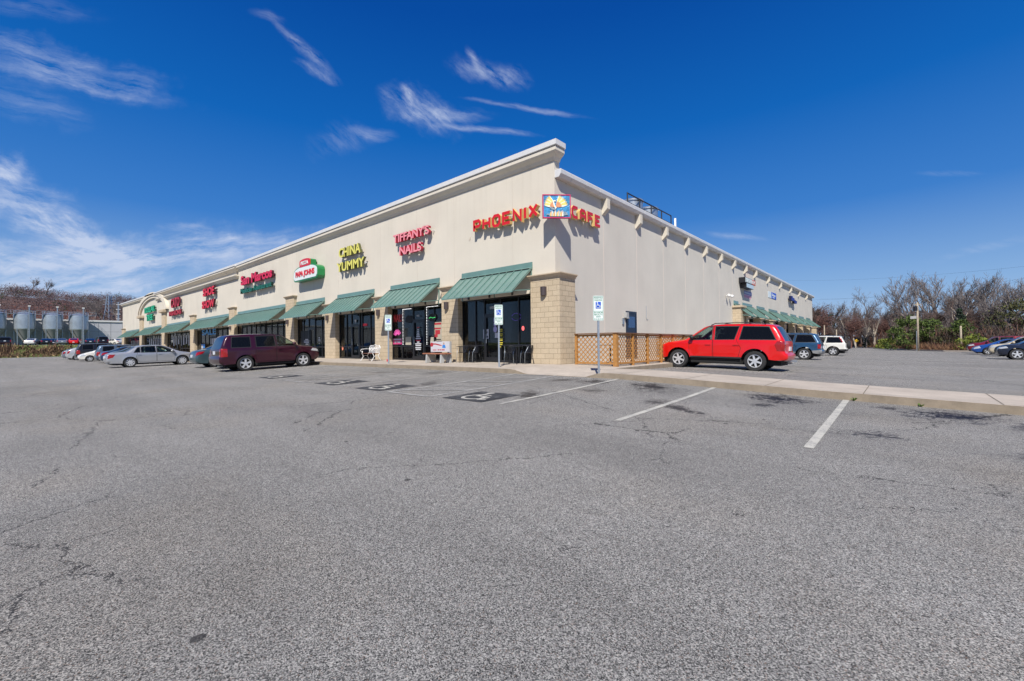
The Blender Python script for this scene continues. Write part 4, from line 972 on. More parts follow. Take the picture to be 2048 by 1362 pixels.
t = thing('channel_letter_sign', 'cluster of dark blue letters near the far end of the side wall', 'sign', (0, 49, 5.6)); off = t.location
DB = [mat('deep blue face', (.01, .03, .28), .4), mat('navy return', (.004, .008, .05), .4)]
word(t, 'Blue', (.12, 46.9, 5.65), YR, ZU, 2.0, .55, .28, DB, .06, True, 'letter', off=off); word(t, 'star', (.12, 48.9, 5.45), YR, ZU, 1.7, .45, .28, DB, .06, True, 'letter', off=off)

# ================================================================== STREET FURNITURE IN FRONT
def parking_sign(x, y, h, label, second=True):
    z0 = S(x, y); t = thing('parking_sign', label, 'parking sign', (x, y, z0), R(45), 'reserved parking signs along the kerb')
    # local: -y faces the lot after rotation
    MB().box(-.03, .03, -.018, .018, -.05, h-.1).build('post', M_steel, t)
    pl = MB(); w, z1, z2 = .155, h-.74, h
    r = .03; pts = []
    for cx, cz, a in ((w-r, z1+r, -90), (w-r, z2-r, 0), (-w+r, z2-r, 90), (-w+r, z1+r, 180)):
        for k in range(4): pts.append((cx+r*math.cos(R(a+30*k)), -.02, cz+r*math.sin(R(a+30*k))))
    pl.prism(pts, (0, -.006, 0)); plate = pl.build('plate', M_swhite, t)
    bd = MB()
    for (a, b, c, d) in ((-w+.012, w-.012, z2-.022, z2-.014), (-w+.012, w-.012, z1+.014, z1+.022), (-w+.012, -w+.02, z1+.022, z2-.022), (w-.02, w-.012, z1+.022, z2-.022), (-w+.02, w-.02, z1+.275, z1+.285)): bd.box(a, b, -.029, -.0265, c, d)
    bd.build('border', M_sgreen, plate)
    MB().box(-.078, .078, -.031, -.0265, h-.38, h-.185).build('blue_square', M_sblue, plate)
    g = MB(); wheelchair(g, lambda a, b: (a*.22, -.0335, h-.285+b*.19)); g.build('wheelchair_symbol', M_swhite, plate)
    for txt, zz, hh in (('RESERVED', h-.085, .048), ('PARKING', h-.155, .048), ('MAXIMUM', z1+.215, .04), ('PENALTY', z1+.155, .04), ('$250', z1+.095, .04), ('G.S. 20-37.6', z1+.04, .026)):
        ww = {'$250': .13}.get(txt, .25 if txt != 'PARKING' else .22)
        word(plate, txt, (-ww/2, -.0268, zz), XR, ZU, ww, hh, .003, [M_sgreen, M_sgreen], .01, False, 'lettering')
    MB().lathe([(.0, -.03), (.012, -.03), (.012, -.026)], (0, 0, h-.06), axis='y', n=8).build('bolt', M_steel, t)
    return t
parking_sign(3.38, -2.56, 2.30, 'reserved parking sign on steel post in front of the lattice fence')
parking_sign(-1.05, -2.15, 2.30, "reserved parking sign on steel post before the corner shop's door")
parking_sign(-8.0, -2.35, 2.30, 'reserved parking sign on steel post before the nail salon window')

def lattice():
    e, yc, yend, h = 2.37, .36, 9.3, 1.17
    t = thing('lattice_fence', 'wooden lattice fence with posts round the patio beside the block column', 'fence', (e, yc, 0)); off = t.location
    def panel(A, B, nrm):
        A = Vector(A); B = Vector(B); L_ = (B-A).length; u = (B-A)/L_; nr = Vector(nrm); z0, z1 = .05, h-.10
        for sgn, lay in ((1, .0), (-1, .012)):
            st = MB(); stp = .19; H = z1-z0
            k = -H
            while k < L_:
                a0, a1 = (k, k+H) if sgn > 0 else (k+H, k)
                p = [max(0, min(L_, v)) for v in (k, k+H)]
                if p[1]-p[0] > .02:
                    def zz(v): f = (v-k)/H; return z0+H*(f if sgn > 0 else 1-f)
                    st.bar(tuple(A+u*p[0]+nr*lay+Vector((0, 0, zz(p[0])))), tuple(A+u*p[1]+nr*lay+Vector((0, 0, zz(p[1])))), .009, .034, up=(0, 0, 1))
                k += stp
            st.build('lattice_panel', M_wood, t, off=off)
        MB().bar(tuple(A+Vector((0, 0, z0))), tuple(B+Vector((0, 0, z0))), .045, .07).build('rail', M_wood, t, off=off)
        MB().bar(tuple(A+Vector((0, 0, z1+.02))), tuple(B+Vector((0, 0, z1+.02))), .045, .07).build('rail', M_wood, t, off=off)
    panel((.66, yc, 0), (e, yc, 0), (0, -1, 0)); panel((e, yc, 0), (e, yend, 0), (1, 0, 0)); panel((e, yend, 0), (.02, yend, 0), (0, 1, 0))
    MB().box(.66, e+.10, yc-.10, yc+.07, h-.035, h).build('cap_rail', mat('dark stained cap', (.16, .075, .03), .7), t, off=off); MB().box(e-.07, e+.10, yc+.07, yend+.08, h-.035, h).build('cap_rail', MATS['dark stained cap'], t, off=off)
    for (x, y, w) in [(e, yc, .075), (.70, yc-.012, .045)]+[(e, yc+1.32*k, .05) for k in range(1, 7)]+[(e, yend, .05)]:
        MB().box(x-w, x+w, y-w, y+w, -.1, h-.036).build('post', M_wood, t, off=off)
lattice()
def patio_table(x, y, label):
    t = thing('patio_table', label, 'table', (x, y, 0))
    MB().lathe([(0, .70), (.42, .70), (.42, .73), (0, .73)], n=20).build('table_top', M_bronze, t); MB().tube([(0, 0, .02), (0, 0, .70)], .03, 8).build('leg', M_black, t); MB().lathe([(0, .0), (.25, .0), (.22, .03), (0, .04)], n=16).build('base', M_black, t)
patio_table(1.3, 1.9, 'dark round table standing behind the lattice fence')

def bistro_chair(x, y, rz, label):
    t = thing('bistro_chair', label, 'chair', (x, y, S(x, y)), rz, 'black bistro chairs outside the corner shop')
    a = MB()
    MB().lathe([(0, .44), (.21, .44), (.215, .455), (.0, .462)], n=18).build('seat', M_black, t, smooth=30)
    # curved back of vertical slats with hoop arm
    hoop = [( .27*math.sin(R(k)), .02-.27*math.cos(R(k))+.0, .70+.05*(1+math.cos(R(k)))/2) for k in range(-100, 101, 10)]
    MB().tube(hoop, .011, 6).build('arm_rail', M_black, t, smooth=True)
    bk = MB()
    for k in range(-60, 61, 12):
        s1, c1 = math.sin(R(k)), math.cos(R(k)); bk.bar((.205*s1, .0-.205*c1, .45), (.268*s1, .02-.268*c1, .70+.05*(1+c1)/2), .028, .006, up=(s1, -c1, 0))
    bk.build('backrest', mat('black slat', (.03, .03, .035), .3, metal=.5), t)
    for sx, sy in ((-1, -1), (1, -1), (-1, 1), (1, 1)):
        MB().tube([(sx*.17, sy*.15, .44), (sx*.23, sy*.21, .0)] if sy < 0 else [(sx*.26, .05, .71), (sx*.19, sy*.17, .44), (sx*.22, sy*.2, 0)], .010, 6).build('leg', M_steel if sy > 0 else M_black, t, smooth=True)
    return t
def bistro_table(x, y, label):
    t = thing('bistro_table', label, 'table', (x, y, S(x, y)), 0, 'bistro tables outside the corner shop')
    MB().lathe([(0, .70), (.30, .70), (.30, .72), (0, .725)], n=20).build('table_top', mat('dark glass top', (.02, .02, .025), .1), t); 
    for k in range(4): a = PI/4+k*PI/2; MB().tube([(.24*math.cos(a), .24*math.sin(a), .70), (.26*math.cos(a), .26*math.sin(a), 0)], .011, 6).build('leg', M_black, t)
bistro_chair(-1.15, -.42, R(155), 'black bistro chair nearest the corner column'); bistro_chair(-1.95, -.48, R(195), 'black bistro chair just right of the glass door'); bistro_table(-1.55, -.62, 'bistro table between two chairs right of the glass door')
bistro_chair(-4.1, -.5, R(160), 'black bistro chair just left of the glass door'); bistro_chair(-4.85, -.52, R(200), 'black bistro chair beside the billboard bench'); bistro_table(-4.5, -.70, 'bistro table with thin legs beside the billboard bench')

def bill_bench(x, y):
    t = thing('concrete_bench', 'concrete bench with brown seat and white advertising backrest', 'bench', (x, y, S(x, y)))
    for sx in (-.52, .52):
        MB().prism([(sx-.05, -.30, 0), (sx-.05, -.14, 0), (sx-.05, -.07, .16), (sx-.05, .02, .16), (sx-.05, .09, 0), (sx-.05, .26, 0), (sx-.05, .24, .40), (sx-.05, -.26, .40)], (.10, 0, 0)).build('leg', M_conc2, t)
    MB().box(-.80, .80, -.28, .12, .40, .45).build('seat', mat('brown painted planks', (.34, .13, .07), .6, noise=.2, nscale=9), t)
    for sx in (-.60, .60): MB().box(sx-.10, sx+.10, .14, .22, .0, .98).build('back_post', M_conc2, t)
    b = MB().box(-.66, .66, .10, .14, .50, .98).build('backrest', Pw, t)
    q = MB().prism([(-.58+.11*math.cos(a*PI/8), .10, .84+.10*math.sin(a*PI/8)) for a in range(16)], (0, -.004, 0)).build('emblem', Pr, b)
    MB().prism([(-.50, .10, .90), (-.25, .10, .89), (.05, .10, .83), (.20, .10, .78), (.0, .10, .79), (-.3, .10, .84), (-.5, .10, .84)], (0, -.004, 0)).build('swoosh', Pr, b)
    m = MB(); m.prism([(.30+.045*math.cos(a*PI/6), .10, .88+.055*math.sin(a*PI/6)) for a in range(12)], (0, -.005, 0)); m.build('portrait_head', mat('printed skin', (.45, .26, .18)), b)
    MB().prism([(.19, .10, .68), (.43, .10, .68), (.40, .10, .80), (.33, .10, .83), (.27, .10, .83), (.21, .10, .80)], (0, -.005, 0)).build('portrait_jacket', Pb, b)
    m = MB()
    for (a, c, w, h) in ((-.5, .57, .26, .035), (-.15, .57, .12, .045), (0, .57, .12, .045), (.15, .57, .2, .045)): m.box(a, a+w, .097, .10, c, c+h)
    m.build('lettering', Pr, b)
bill_bench(-5.95, -1.05)
def iron_bench(x, y):
    t = thing('iron_bench', 'ornate white cast iron bench in front of the take-away window', 'bench', (x, y, S(x, y)))
    W2 = .55; wi = M_white
    MB().box(-W2+.03, W2-.03, -.22, .2, .40, .425).build('seat', mat('brown slat', (.20, .09, .06), .6), t)
    b = MB(); top = [(-W2, .26, .74), (-.42, .27, .84), (-.2, .28, .83), (0, .28, .88), (.2, .28, .83), (.42, .27, .84), (W2, .26, .74)]
    b.tube(top, .02, 6); b.tube([(-W2, .26, .74), (-W2+.06, .22, .43)], .018, 6); b.tube([(W2, .26, .74), (W2-.06, .22, .43)], .018, 6); b.tube([(-W2+.06, .22, .46), (W2-.06, .22, .46)], .018, 6)
    for i in range(6):
        cx = -.42+i*.168
        for cz, r in ((.56, .065), (.70, .07)): b.tube([(cx+r*math.cos(a*PI/5), .245, cz+r*math.sin(a*PI/5)) for a in range(11)], .010, 5)
        b.tube([(cx-.08, .245, .48), (cx+.0, .245, .63), (cx+.09, .25, .78)], .010, 5); b.tube([(cx+.09, .245, .48), (cx, .245, .63), (cx-.08, .25, .78)], .009, 5)
    b.build('backrest', wi, t, smooth=True)
    for sx in (-W2, W2):
        a = MB(); a.tube([(sx, .25, .66), (sx*1.05, .0, .66), (sx*1.07, -.20, .64), (sx*1.06, -.27, .56), (sx*1.04, -.22, .50), (sx*1.02, -.16, .54)], .017, 6); a.build('armrest', wi, t, smooth=True)
        l = MB(); l.tube([(sx, -.16, .54), (sx, -.20, .42), (sx, -.12, .25), (sx, -.26, .03), (sx, -.30, .0)], .018, 6); l.build('leg', wi, t, smooth=True)
        l = MB(); l.tube([(sx, .22, .45), (sx, .12, .28), (sx, .26, .05), (sx, .32, .0)], .018, 6); l.tube([(sx, -.12, .25), (sx, .0, .30), (sx, .12, .28)], .012, 6); l.build('leg', wi, t, smooth=True)
iron_bench(-11.6, -1.15)
t = thing('paper_cup', 'small red paper cup on the pavement beside the white iron bench', 'cup', (-9.9, -1.2, S(-9.9, -1.2)))
MB().lathe([(0, 0), (.035, 0), (.045, .12), (.0, .12)], n=12).build('cup', mat('cup red', (.6, .02, .04)), t, smooth=40); MB().lathe([(0, .121), (.048, .121), (.048, .13), (0, .13)], n=12).build('lid', Pw, t)
# small weeds in the kerb joint
M_weed = mat('weed green', (.12, .20, .03), .8)
def weed(x, y, n, h, label):
    mb = MB(); r_ = random.Random(int(x*10)); z = G(x, y)
    for k in range(n):
        a = r_.uniform(0, 2*PI); l = r_.uniform(.4, 1)*h; dx, dy = math.cos(a), math.sin(a); w = .012
        mb.poly([(x-dy*w, y+dx*w, z), (x+dy*w, y-dx*w, z), (x+dx*l*.7+dy*w, y+dy*l*.7-dx*w, z+l), (x+dx*l*1.1, y+dy*l*1.1, z+l*.85)])
    tag(mb.build('weed', M_weed), label, 'weed')
weed(9.35, -2.74, 16, .09, 'larger weed growing in the kerb joint at the end of a stall line'); weed(10.35, -2.74, 12, .07, 'smaller weed growing in the kerb joint')

# ================================================================== CARS
def inpoly(x, z, P):
    c = False; n = len(P); j = n-1
    for i in range(n):
        xi, zi = P[i]; xj, zj = P[j]
        if (zi > z) != (zj > z) and x < (xj-xi)*(z-zi)/(zj-zi)+xi: c = not c
        j = i
    return c
def segd(px, pz, a, b):
    dx, dz = b[0]-a[0], b[1]-a[1]; L2 = dx*dx+dz*dz
    t = 0 if L2 == 0 else max(0, min(1, ((px-a[0])*dx+(pz-a[1])*dz)/L2))
    return math.hypot(px-a[0]-t*dx, pz-a[1]-t*dz)
def densify(P, s, closed=False):
    out = []; n = len(P)
    for i in range(n if closed else n-1):
        a, b = P[i], P[(i+1) % n]; k = max(1, int(math.hypot(b[0]-a[0], b[1]-a[1])/s))
        out += [(a[0]+(b[0]-a[0])*j/k, a[1]+(b[1]-a[1])*j/k) for j in range(k)]
    if not closed: out.append(P[-1])
    return out
def chaikin(P, keep=()):
    out = [P[0]]
    for i in range(1, len(P)-1):
        a, b, c = P[i-1], P[i], P[i+1]
        out += [(b[0]+(a[0]-b[0])*.22, b[1]+(a[1]-b[1])*.22), (b[0]+(c[0]-b[0])*.22, b[1]+(c[1]-b[1])*.22)]
    out.append(P[-1]); return out
def offset_poly(P, d):
    """grow a polygon by d"""
    n = len(P); A = sum(P[i][0]*P[(i+1) % n][1]-P[(i+1) % n][0]*P[i][1] for i in range(n)); sg = 1 if A > 0 else -1; out = []
    for i in range(n):
        p, a, b = Vector(P[i]), Vector(P[i-1]), Vector(P[(i+1) % n]); d0 = (p-a).normalized(); d1 = (b-p).normalized()
        n0 = Vector((d0.y, -d0.x))*sg; n1 = Vector((d1.y, -d1.x))*sg; nn = (n0+n1).normalized(); out.append(tuple(p+nn*d/max(.4, nn.dot(n0))))
    return out
def paint(name, c, metallic=.0):
    return mat('car paint '+name, c, .30, metal=metallic, coat=.65, noise=.03, nscale=3)
M_tyre = mat('tyre rubber', (.022, .022, .023), .8); M_rim = mat('alloy wheel', (.62, .63, .65), .35, metal=.35, coat=.5); M_plast = mat('black trim plastic', (.022, .022, .024), .55)
M_carg = glassmat('privacy car glass', (.10, .12, .14), .35, .02, .42); M_carc = glassmat('clear car glass', (.66, .80, .74), .86); M_cabin = mat('car interior', (.10, .095, .085), .8); M_under = mat('underbody', (.012, .012, .012), .9)
M_tail = mat('red lamp lens', (.30, .004, .005), .15, coat=1.); M_head = mat('clear lamp lens', (.62, .64, .66), .12, coat=1., metal=.3); M_amber = mat('amber lens', (.75, .25, .02), .2, coat=1.); M_chrome = mat('chrome', (.75, .76, .78), .1, metal=1.)
M_greyc = mat('grey cladding', (.20, .205, .21), .6); M_plate = mat('licence plate', (.62, .64, .68), .4)
M_seam = mat('door gap', (.01, .01, .01), .8)
def wheel(parent, x, y, r, sgn, spokes=5, w=.21, rimr=.62):
    """sgn: +1 outward is +y"""
    rr = r*rimr
    T = MB(); hw = w/2; Y = lambda d: sgn*d
    pr = [(rr*.98, -hw*.8), (rr, -hw), (r*.94, -hw), (r, -hw*.72), (r, hw*.72), (r*.95, hw*.98), (rr*1.03, hw), (rr, hw*.80)]
    T.lathe([(a, Y(b)) for a, b in pr], (0, 0, 0), 'y', 32)
    t = T.build('wheel', M_tyre, parent, smooth=50); t.location = (x, y, r)
    m = MB(); m.lathe([(rr*1.0, Y(hw*.86)), (rr*.93, Y(hw*.90)), (rr*.88, Y(hw*.6)), (rr*.86, Y(-hw*.5))], (0, 0, 0), 'y', 28)
    m.lathe([(.0, Y(hw*.82)), (rr*.20, Y(hw*.80)), (rr*.24, Y(hw*.6))], (0, 0, 0), 'y', 16)
    for k in range(spokes):
        a = 2*PI*k/spokes+.3; d = Vector((math.cos(a), 0, math.sin(a))); p = Vector((-math.sin(a), 0, math.cos(a)))
        w0, w1 = rr*.20, rr*(.19 if spokes < 6 else .12)
        q = [d*rr*.12-p*w0*.8, d*rr*.92-p*w1, d*rr*.92+p*w1, d*rr*.12+p*w0*.8]; oo = Vector((0, Y(hw*.52), 0)); o2 = Vector((0, Y(hw*.24), 0))
        m.prism([tuple(v+oo) for v in q], o2)
    m.build('rim', M_rim, t, smooth=40)
    b = MB(); b.lathe([(0, Y(hw*.28)), (rr*.97, Y(hw*.28))], (0, 0, 0), 'y', 20); b.build('brake_disc', M_under, t)
    return t
def car(name, label, cat, loc, rz, sp, group='cars parked in the lots', full=True):
    root = thing(name, label, cat, loc, rz, group)
    L_, Wd, r = sp['L'], sp['W'], sp['r']; top = chaikin(sp['top']); sill = sp.get('sill', .36); ra = sp.get('ra', r+.055)
    X0 = sp.get('x0', L_/2)
    res = .10 if full else .22
    top = densify(top, res); xr, xf = sp['xr'], sp['xf']
    zc = r*1.0
    def arch(xc):
        a0 = math.asin(max(-1, min(1, (sill-zc)/ra))); n = 14 if full else 8
        return [(xc+ra*math.cos(a0+(PI-2*a0)*k/n), zc+ra*math.sin(a0+(PI-2*a0)*k/n)) for k in range(n+1)]
    bot = [(top[-1][0]-.0, top[-1][1])] if False else []
    low = densify([top[-1], (xf+ra+.02, sill)], res)[1:-1] if top[-1][0] > xf+ra+.06 else []
    O = list(top)+low+arch(xf)+densify([arch(xf)[-1], arch(xr)[0]], res)[1:-1]+arch(xr)
    if top[0][0] < xr-ra-.06: O += densify([arch(xr)[-1], top[0]], res)[1:-1]
    belt, tum = sp['belt'], sp.get('tum', .30)
    def dtop(x, z): return min(segd(x, z, top[i], top[i+1]) for i in range(0, len(top)-1))
    er = sp.get('er', .085)
    def Yw(x, z):
        u = (x-L_/2)/(L_/2); pl = 1-(.13 if u > 0 else .09)*abs(u)**5
        y = Wd/2*pl
        if z > belt: y -= .015+(z-belt)*tum
        else: y -= .05*max(0, (belt-.12-z)/belt)**2*1.5
        # fender flare near the wheels
        for xc in (xr, xf):
            d = math.hypot(x-xc, z-zc)
            if d < ra+.14: y += .018*(1-max(0, (d-ra))/.14)
        d = dtop(x, z)
        if d < er: y -= er*(1-math.sqrt(max(0, 1-(1-d/er)**2)))*.9
        return y
    regs = []     # (part, polygon)
    for k, wv in enumerate(sp['win']): regs.append((('win', k), wv))
    for wv in sp['win']: regs.append((('trim', 0), offset_poly(wv, .028)))
    for k, v in enumerate(sp.get('tail', [])): regs.append((('tail', k), v))
    for k, v in enumerate(sp.get('head', [])): regs.append((('head', k), v))
    for k, v in enumerate(sp.get('clad', [])): regs.append((('clad', k), v))
    doors = sp.get('doors', []) if full else []
    for k, v in enumerate(doors): regs.append((('door', k), v)); regs.append((('gap', 0), offset_poly(v, .013)))
    # triangulate the side
    vs = [Vector(p) for p in O]; n0 = len(vs); es = [(i, (i+1) % n0) for i in range(n0)]
    for _, P in regs:
        D = densify(P, res*1.3, True); b = len(vs); vs += [Vector(p) for p in D]; es += [(b+i, b+(i+1) % len(D)) for i in range(len(D))]
    for i in range(1, len(top)-1):
        tx, tz = top[i+1][0]-top[i-1][0], top[i+1][1]-top[i-1][1]; l = math.hypot(tx, tz) or 1; nx, nz = tz/l, -tx/l
        for d in ((.02, .05, .09) if full else (.04, .09)):
            p = (top[i][0]+nx*d, top[i][1]+nz*d)
            if inpoly(p[0], p[1], O): vs.append(Vector(p))
    g = .11 if full else .25; x = .05
    while x < L_:
        z = .3
        while z < 2.2:
            if inpoly(x, z, O) and dtop(x, z) > .10: vs.append(Vector((x+.01*math.sin(z*40), z)))
            z += g
        x += g
    V2, E2, F2, *_ = delaunay_2d_cdt(vs, es, [], 0, 1e-4)
    parts = {}
    Yc = [Yw(v.x, v.y) for v in V2]
    for f in F2:
        cx = sum(V2[i].x for i in f)/3; cz = sum(V2[i].y for i in f)/3
        if not inpoly(cx, cz, O): continue
        key = ('body', 0)
        for k, P in regs:
            if inpoly(cx, cz, P): key = k; break
        parts.setdefault(key, []).append(f)
    cmap = {'body': sp['paint'], 'trim': M_plast, 'gap': M_seam}
    body = MB(); mats_b = [sp['paint'], M_plast, M_seam]
    def side_to(mb, faces, s, ins=0., m=0):
        ids = {}
        for f in faces:
            q = []
            for i in f:
                if i not in ids: ids[i] = len(mb.v); mb.v.append((V2[i].x-X0, s*(Yc[i]-ins), V2[i].y))
                q.append(ids[i])
            a, b, c = (Vector(V2[i]) for i in f); ccw = (b-a).cross(c-a) > 0
            # seen from -y (x right, z up) ccw faces point to -y
            q = q if (ccw == (s < 0)) else q[::-1]
            mb.f.append(tuple(q)); mb.m.append(m)
    for s in (-1, 1):
        side_to(body, parts.get(('body', 0), []), s, 0, 0); side_to(body, parts.get(('trim', 0), []), s, .004, 1); side_to(body, parts.get(('gap', 0), []), s, .006, 2)
    # strip across the car
    Ye = [Yw(p[0], p[1]) for p in top]; ts = [-1, -.88, -.66, -.33, 0, .33, .66, .88, 1]; crown = sp.get('crown', .035)
    def rng(seg, i):
        (xa, za), (xb, zb) = seg
        cx = (top[i][0]+top[i+1][0])/2; cz = (top[i][1]+top[i+1][1])/2
        return min(xa, xb)-.001 <= cx <= max(xa, xb)+.001 and min(za, zb)-.02 <= cz <= max(za, zb)+.02
    def spt(i, t):
        a, b = top[max(0, i-1)], top[min(len(top)-1, i+1)]; tx, tz = b[0]-a[0], b[1]-a[1]; l = math.hypot(tx, tz) or 1
        k = crown*(1-t*t); nx, nz = -tz/l, tx/l
        if 0 < i < len(top)-1: return (top[i][0]+nx*k-X0, t*Ye[i], top[i][1]+nz*k)
        return (top[i][0]+nx*k-X0, t*Ye[i], top[i][1])
    special = {'windshield': sp['ws'], 'rear_window': sp.get('rw'), 'sunroof': sp.get('sun')}
    extra = {}
    for i in range(len(top)-1):
        for j in range(len(ts)-1):
            key = None; inner = 0 < j < len(ts)-2
            if inner:
                for nm, seg in special.items():
                    if seg and rng(seg, i): key = nm
            else:
                for nm, P in list(sp.get('tailx', {}).items()):
                    if rng(P, i): key = 'taillight'+str(j > 3)
                for nm, P in list(sp.get('headx', {}).items()):
                    if rng(P, i): key = 'headlight'+str(j > 3)
            for seg in sp.get('grille', []):
                if 1 < j < len(ts)-3 and rng(seg, i): key = 'grille'
            for seg in sp.get('bumper', []):
                if rng(seg, i): key = 'bumper'
            mb = body if key is None else extra.setdefault(key, MB())
            mb.poly([spt(i, ts[j]), spt(i+1, ts[j]), spt(i+1, ts[j+1]), spt(i, ts[j+1])][::-1], 0)
    def weld(o):
        bm = bmesh.new(); bm.from_mesh(o.data); bmesh.ops.remove_doubles(bm, verts=bm.verts, dist=.0015); bm.to_mesh(o.data); bm.free()
        o.data.polygons.foreach_set('use_smooth', [True]*len(o.data.polygons)); o.data.set_sharp_from_angle(angle=R(38)); return o
    bo = weld(body.build('body', mats_b, root))
    em = {'windshield': sp.get('wsg', M_carc), 'rear_window': M_carg, 'sunroof': M_carg, 'grille': M_plast, 'bumper': sp.get('bumpm', M_plast)}
    for k, mb in extra.items():
        if k.startswith('taillight'): weld(mb.build('taillight', M_tail, root))
        elif k.startswith('headlight'): weld(mb.build('headlight', M_head, root))
        else: weld(mb.build(k, em[k], root))
    nm = {'win': 'window', 'tail': 'taillight', 'head': 'headlight', 'clad': 'cladding', 'door': 'door'}
    for (kd, k), fs in parts.items():
        if kd in ('body', 'trim', 'gap'): continue
        for s in (-1, 1):
            mb = MB(); side_to(mb, fs, s, {'win': .010, 'tail': -.006, 'head': -.006, 'clad': -.004, 'door': 0}[kd])
            m = {'win': (sp['wing'][k] if 'wing' in sp else M_carg), 'tail': sp.get('tailm', {}).get(k, M_tail), 'head': M_head, 'clad': sp.get('cladm', M_plast), 'door': sp['paint']}[kd]
            o = weld(mb.build(nm[kd], m, root))
            if kd == 'door':
                P = sp['doors'][k]; hx = min(p[0] for p in P)+.16; hz = sp.get('hz', belt-.10); yy = Yw(hx, hz)
                h = MB(); h.box(hx-.10-X0, hx+.10-X0, min(s*yy, s*(yy+.03)), max(s*yy, s*(yy+.03)), hz-.014, hz+.016); h.build('handle', sp.get('handlem', M_plast), o)
    # underbody, arch linings, cabin
    ub = MB(); hw = Wd/2-.27; ub.box(.25-X0, L_-.25-X0, -hw, hw, .22, .62); ub.box(xr+ra+.02-X0, xf-ra-.02-X0, -Wd/2+.10, Wd/2-.10, .25, sill+.10)
    ub.build('underbody', M_under, root)
    if full:
        cb = MB(); xa, xb = sp['cab']; cb.box(xa-X0, xb-X0, -hw, hw, .62, belt-.14); cb.box(xb-.35-X0, xb-X0, -hw-.05, hw+.05, belt-.14, belt+.02)
        cb.build('dashboard', M_cabin, root)
        for sx in sp.get('seats', (xb-1.15, xb-2.05)):
            for sy in (-.38, .38):
                s_ = MB(); s_.prism([(sx-X0, sy-.23, belt-.15), (sx-.17-X0, sy-.20, belt+.28), (sx-.27-X0, sy-.20, belt+.28), (sx-.16-X0, sy-.23, belt-.15)], (0, .44, 0)); s_.box(sx-.26-X0, sx-.18-X0, sy-.11, sy+.11, belt+.30, belt+.46); s_.build('seat', M_cabin, root)
        st = MB(); a = [(xb-.55-X0+.06*math.sin(2*PI*k/14), .38+.18*math.cos(2*PI*k/14), belt+.02+.17*math.sin(2*PI*k/14)) for k in range(15)]; st.tube(a, .014, 6); st.build('steering_wheel', M_plast, root)
    # wheels
    for xx in (xr, xf):
        for s in (-1, 1): wheel(root, xx-X0, s*(Wd/2-.125), r, s, sp.get('spokes', 5), rimr=sp.get('rim', .64))
    # mirrors
    mx, mz = sp['mir']; ym = Yw(mx, mz)
    for s in (-1, 1):
        m = MB(); pts = [(mx-X0-.04, s*(ym-.03), mz+.02), (mx-X0-.05, s*(ym+.07), mz+.04), (mx-X0-.06, s*(ym+.19), mz+.05)]; m.tube(pts, [.03, .07, .085], 10); m.build('mirror', sp.get('mirm', M_plast), root, smooth=True)
    zp = sp.get('zp', .8)
    # plates
    xs_ = [p for p in top if abs(p[1]-zp) < .2 and p[0] < L_/2]; xp = min(p[0] for p in xs_) if xs_ else 0
    MB().box(xp-crown-.012-X0, xp+.02-X0, -.16, .16, zp-.08, zp+.08).build('licence_plate', M_plate, root)
    if sp.get('rails'):
        (xa, xb, zr) = sp['rails']
        for s in (-1, 1):
            yy = Yw((xa+xb)/2, zr-.09)-.06; m = MB(); m.tube([(xa-X0, s*yy, zr-.02), (xa+.12-X0, s*yy, zr+.045), ((xa+xb)/2-X0, s*yy, zr+.06), (xb-.15-X0, s*yy, zr+.04), (xb-X0, s*yy, zr-.03)], .018, 6); m.build('roof_rail', M_plast, root, smooth=True)
        if sp.get('cross'):
            for cx in sp['cross']: MB().tube([(cx-X0, -yy, zr+.055), (cx-X0, yy, zr+.055)], .016, 6).build('roof_rail', M_plast, root, smooth=True)
    if sp.get('hitch'):
        MB().box(-.16-X0, .2-X0, -.04, .04, .36, .44).build('tow_hitch', M_steel, root); 
    MB().tube([(.02-X0, -.45, .30), (.5-X0, -.45, .30)], .03, 8).build('exhaust', M_steel, root)
    if sp.get('spare'):
        w_ = MB().lathe([(0, -.16), (.29, -.16), (.34, -.12), (.34, .02), (.30, .06), (0, .06)], n=28); o = w_.build('spare_wheel', M_tyre, root, smooth=40); o.rotation_euler = (0, R(90), 0); o.location = (-X0-.03, -.05, .93)
    return root

def lerp_poly(P): return P
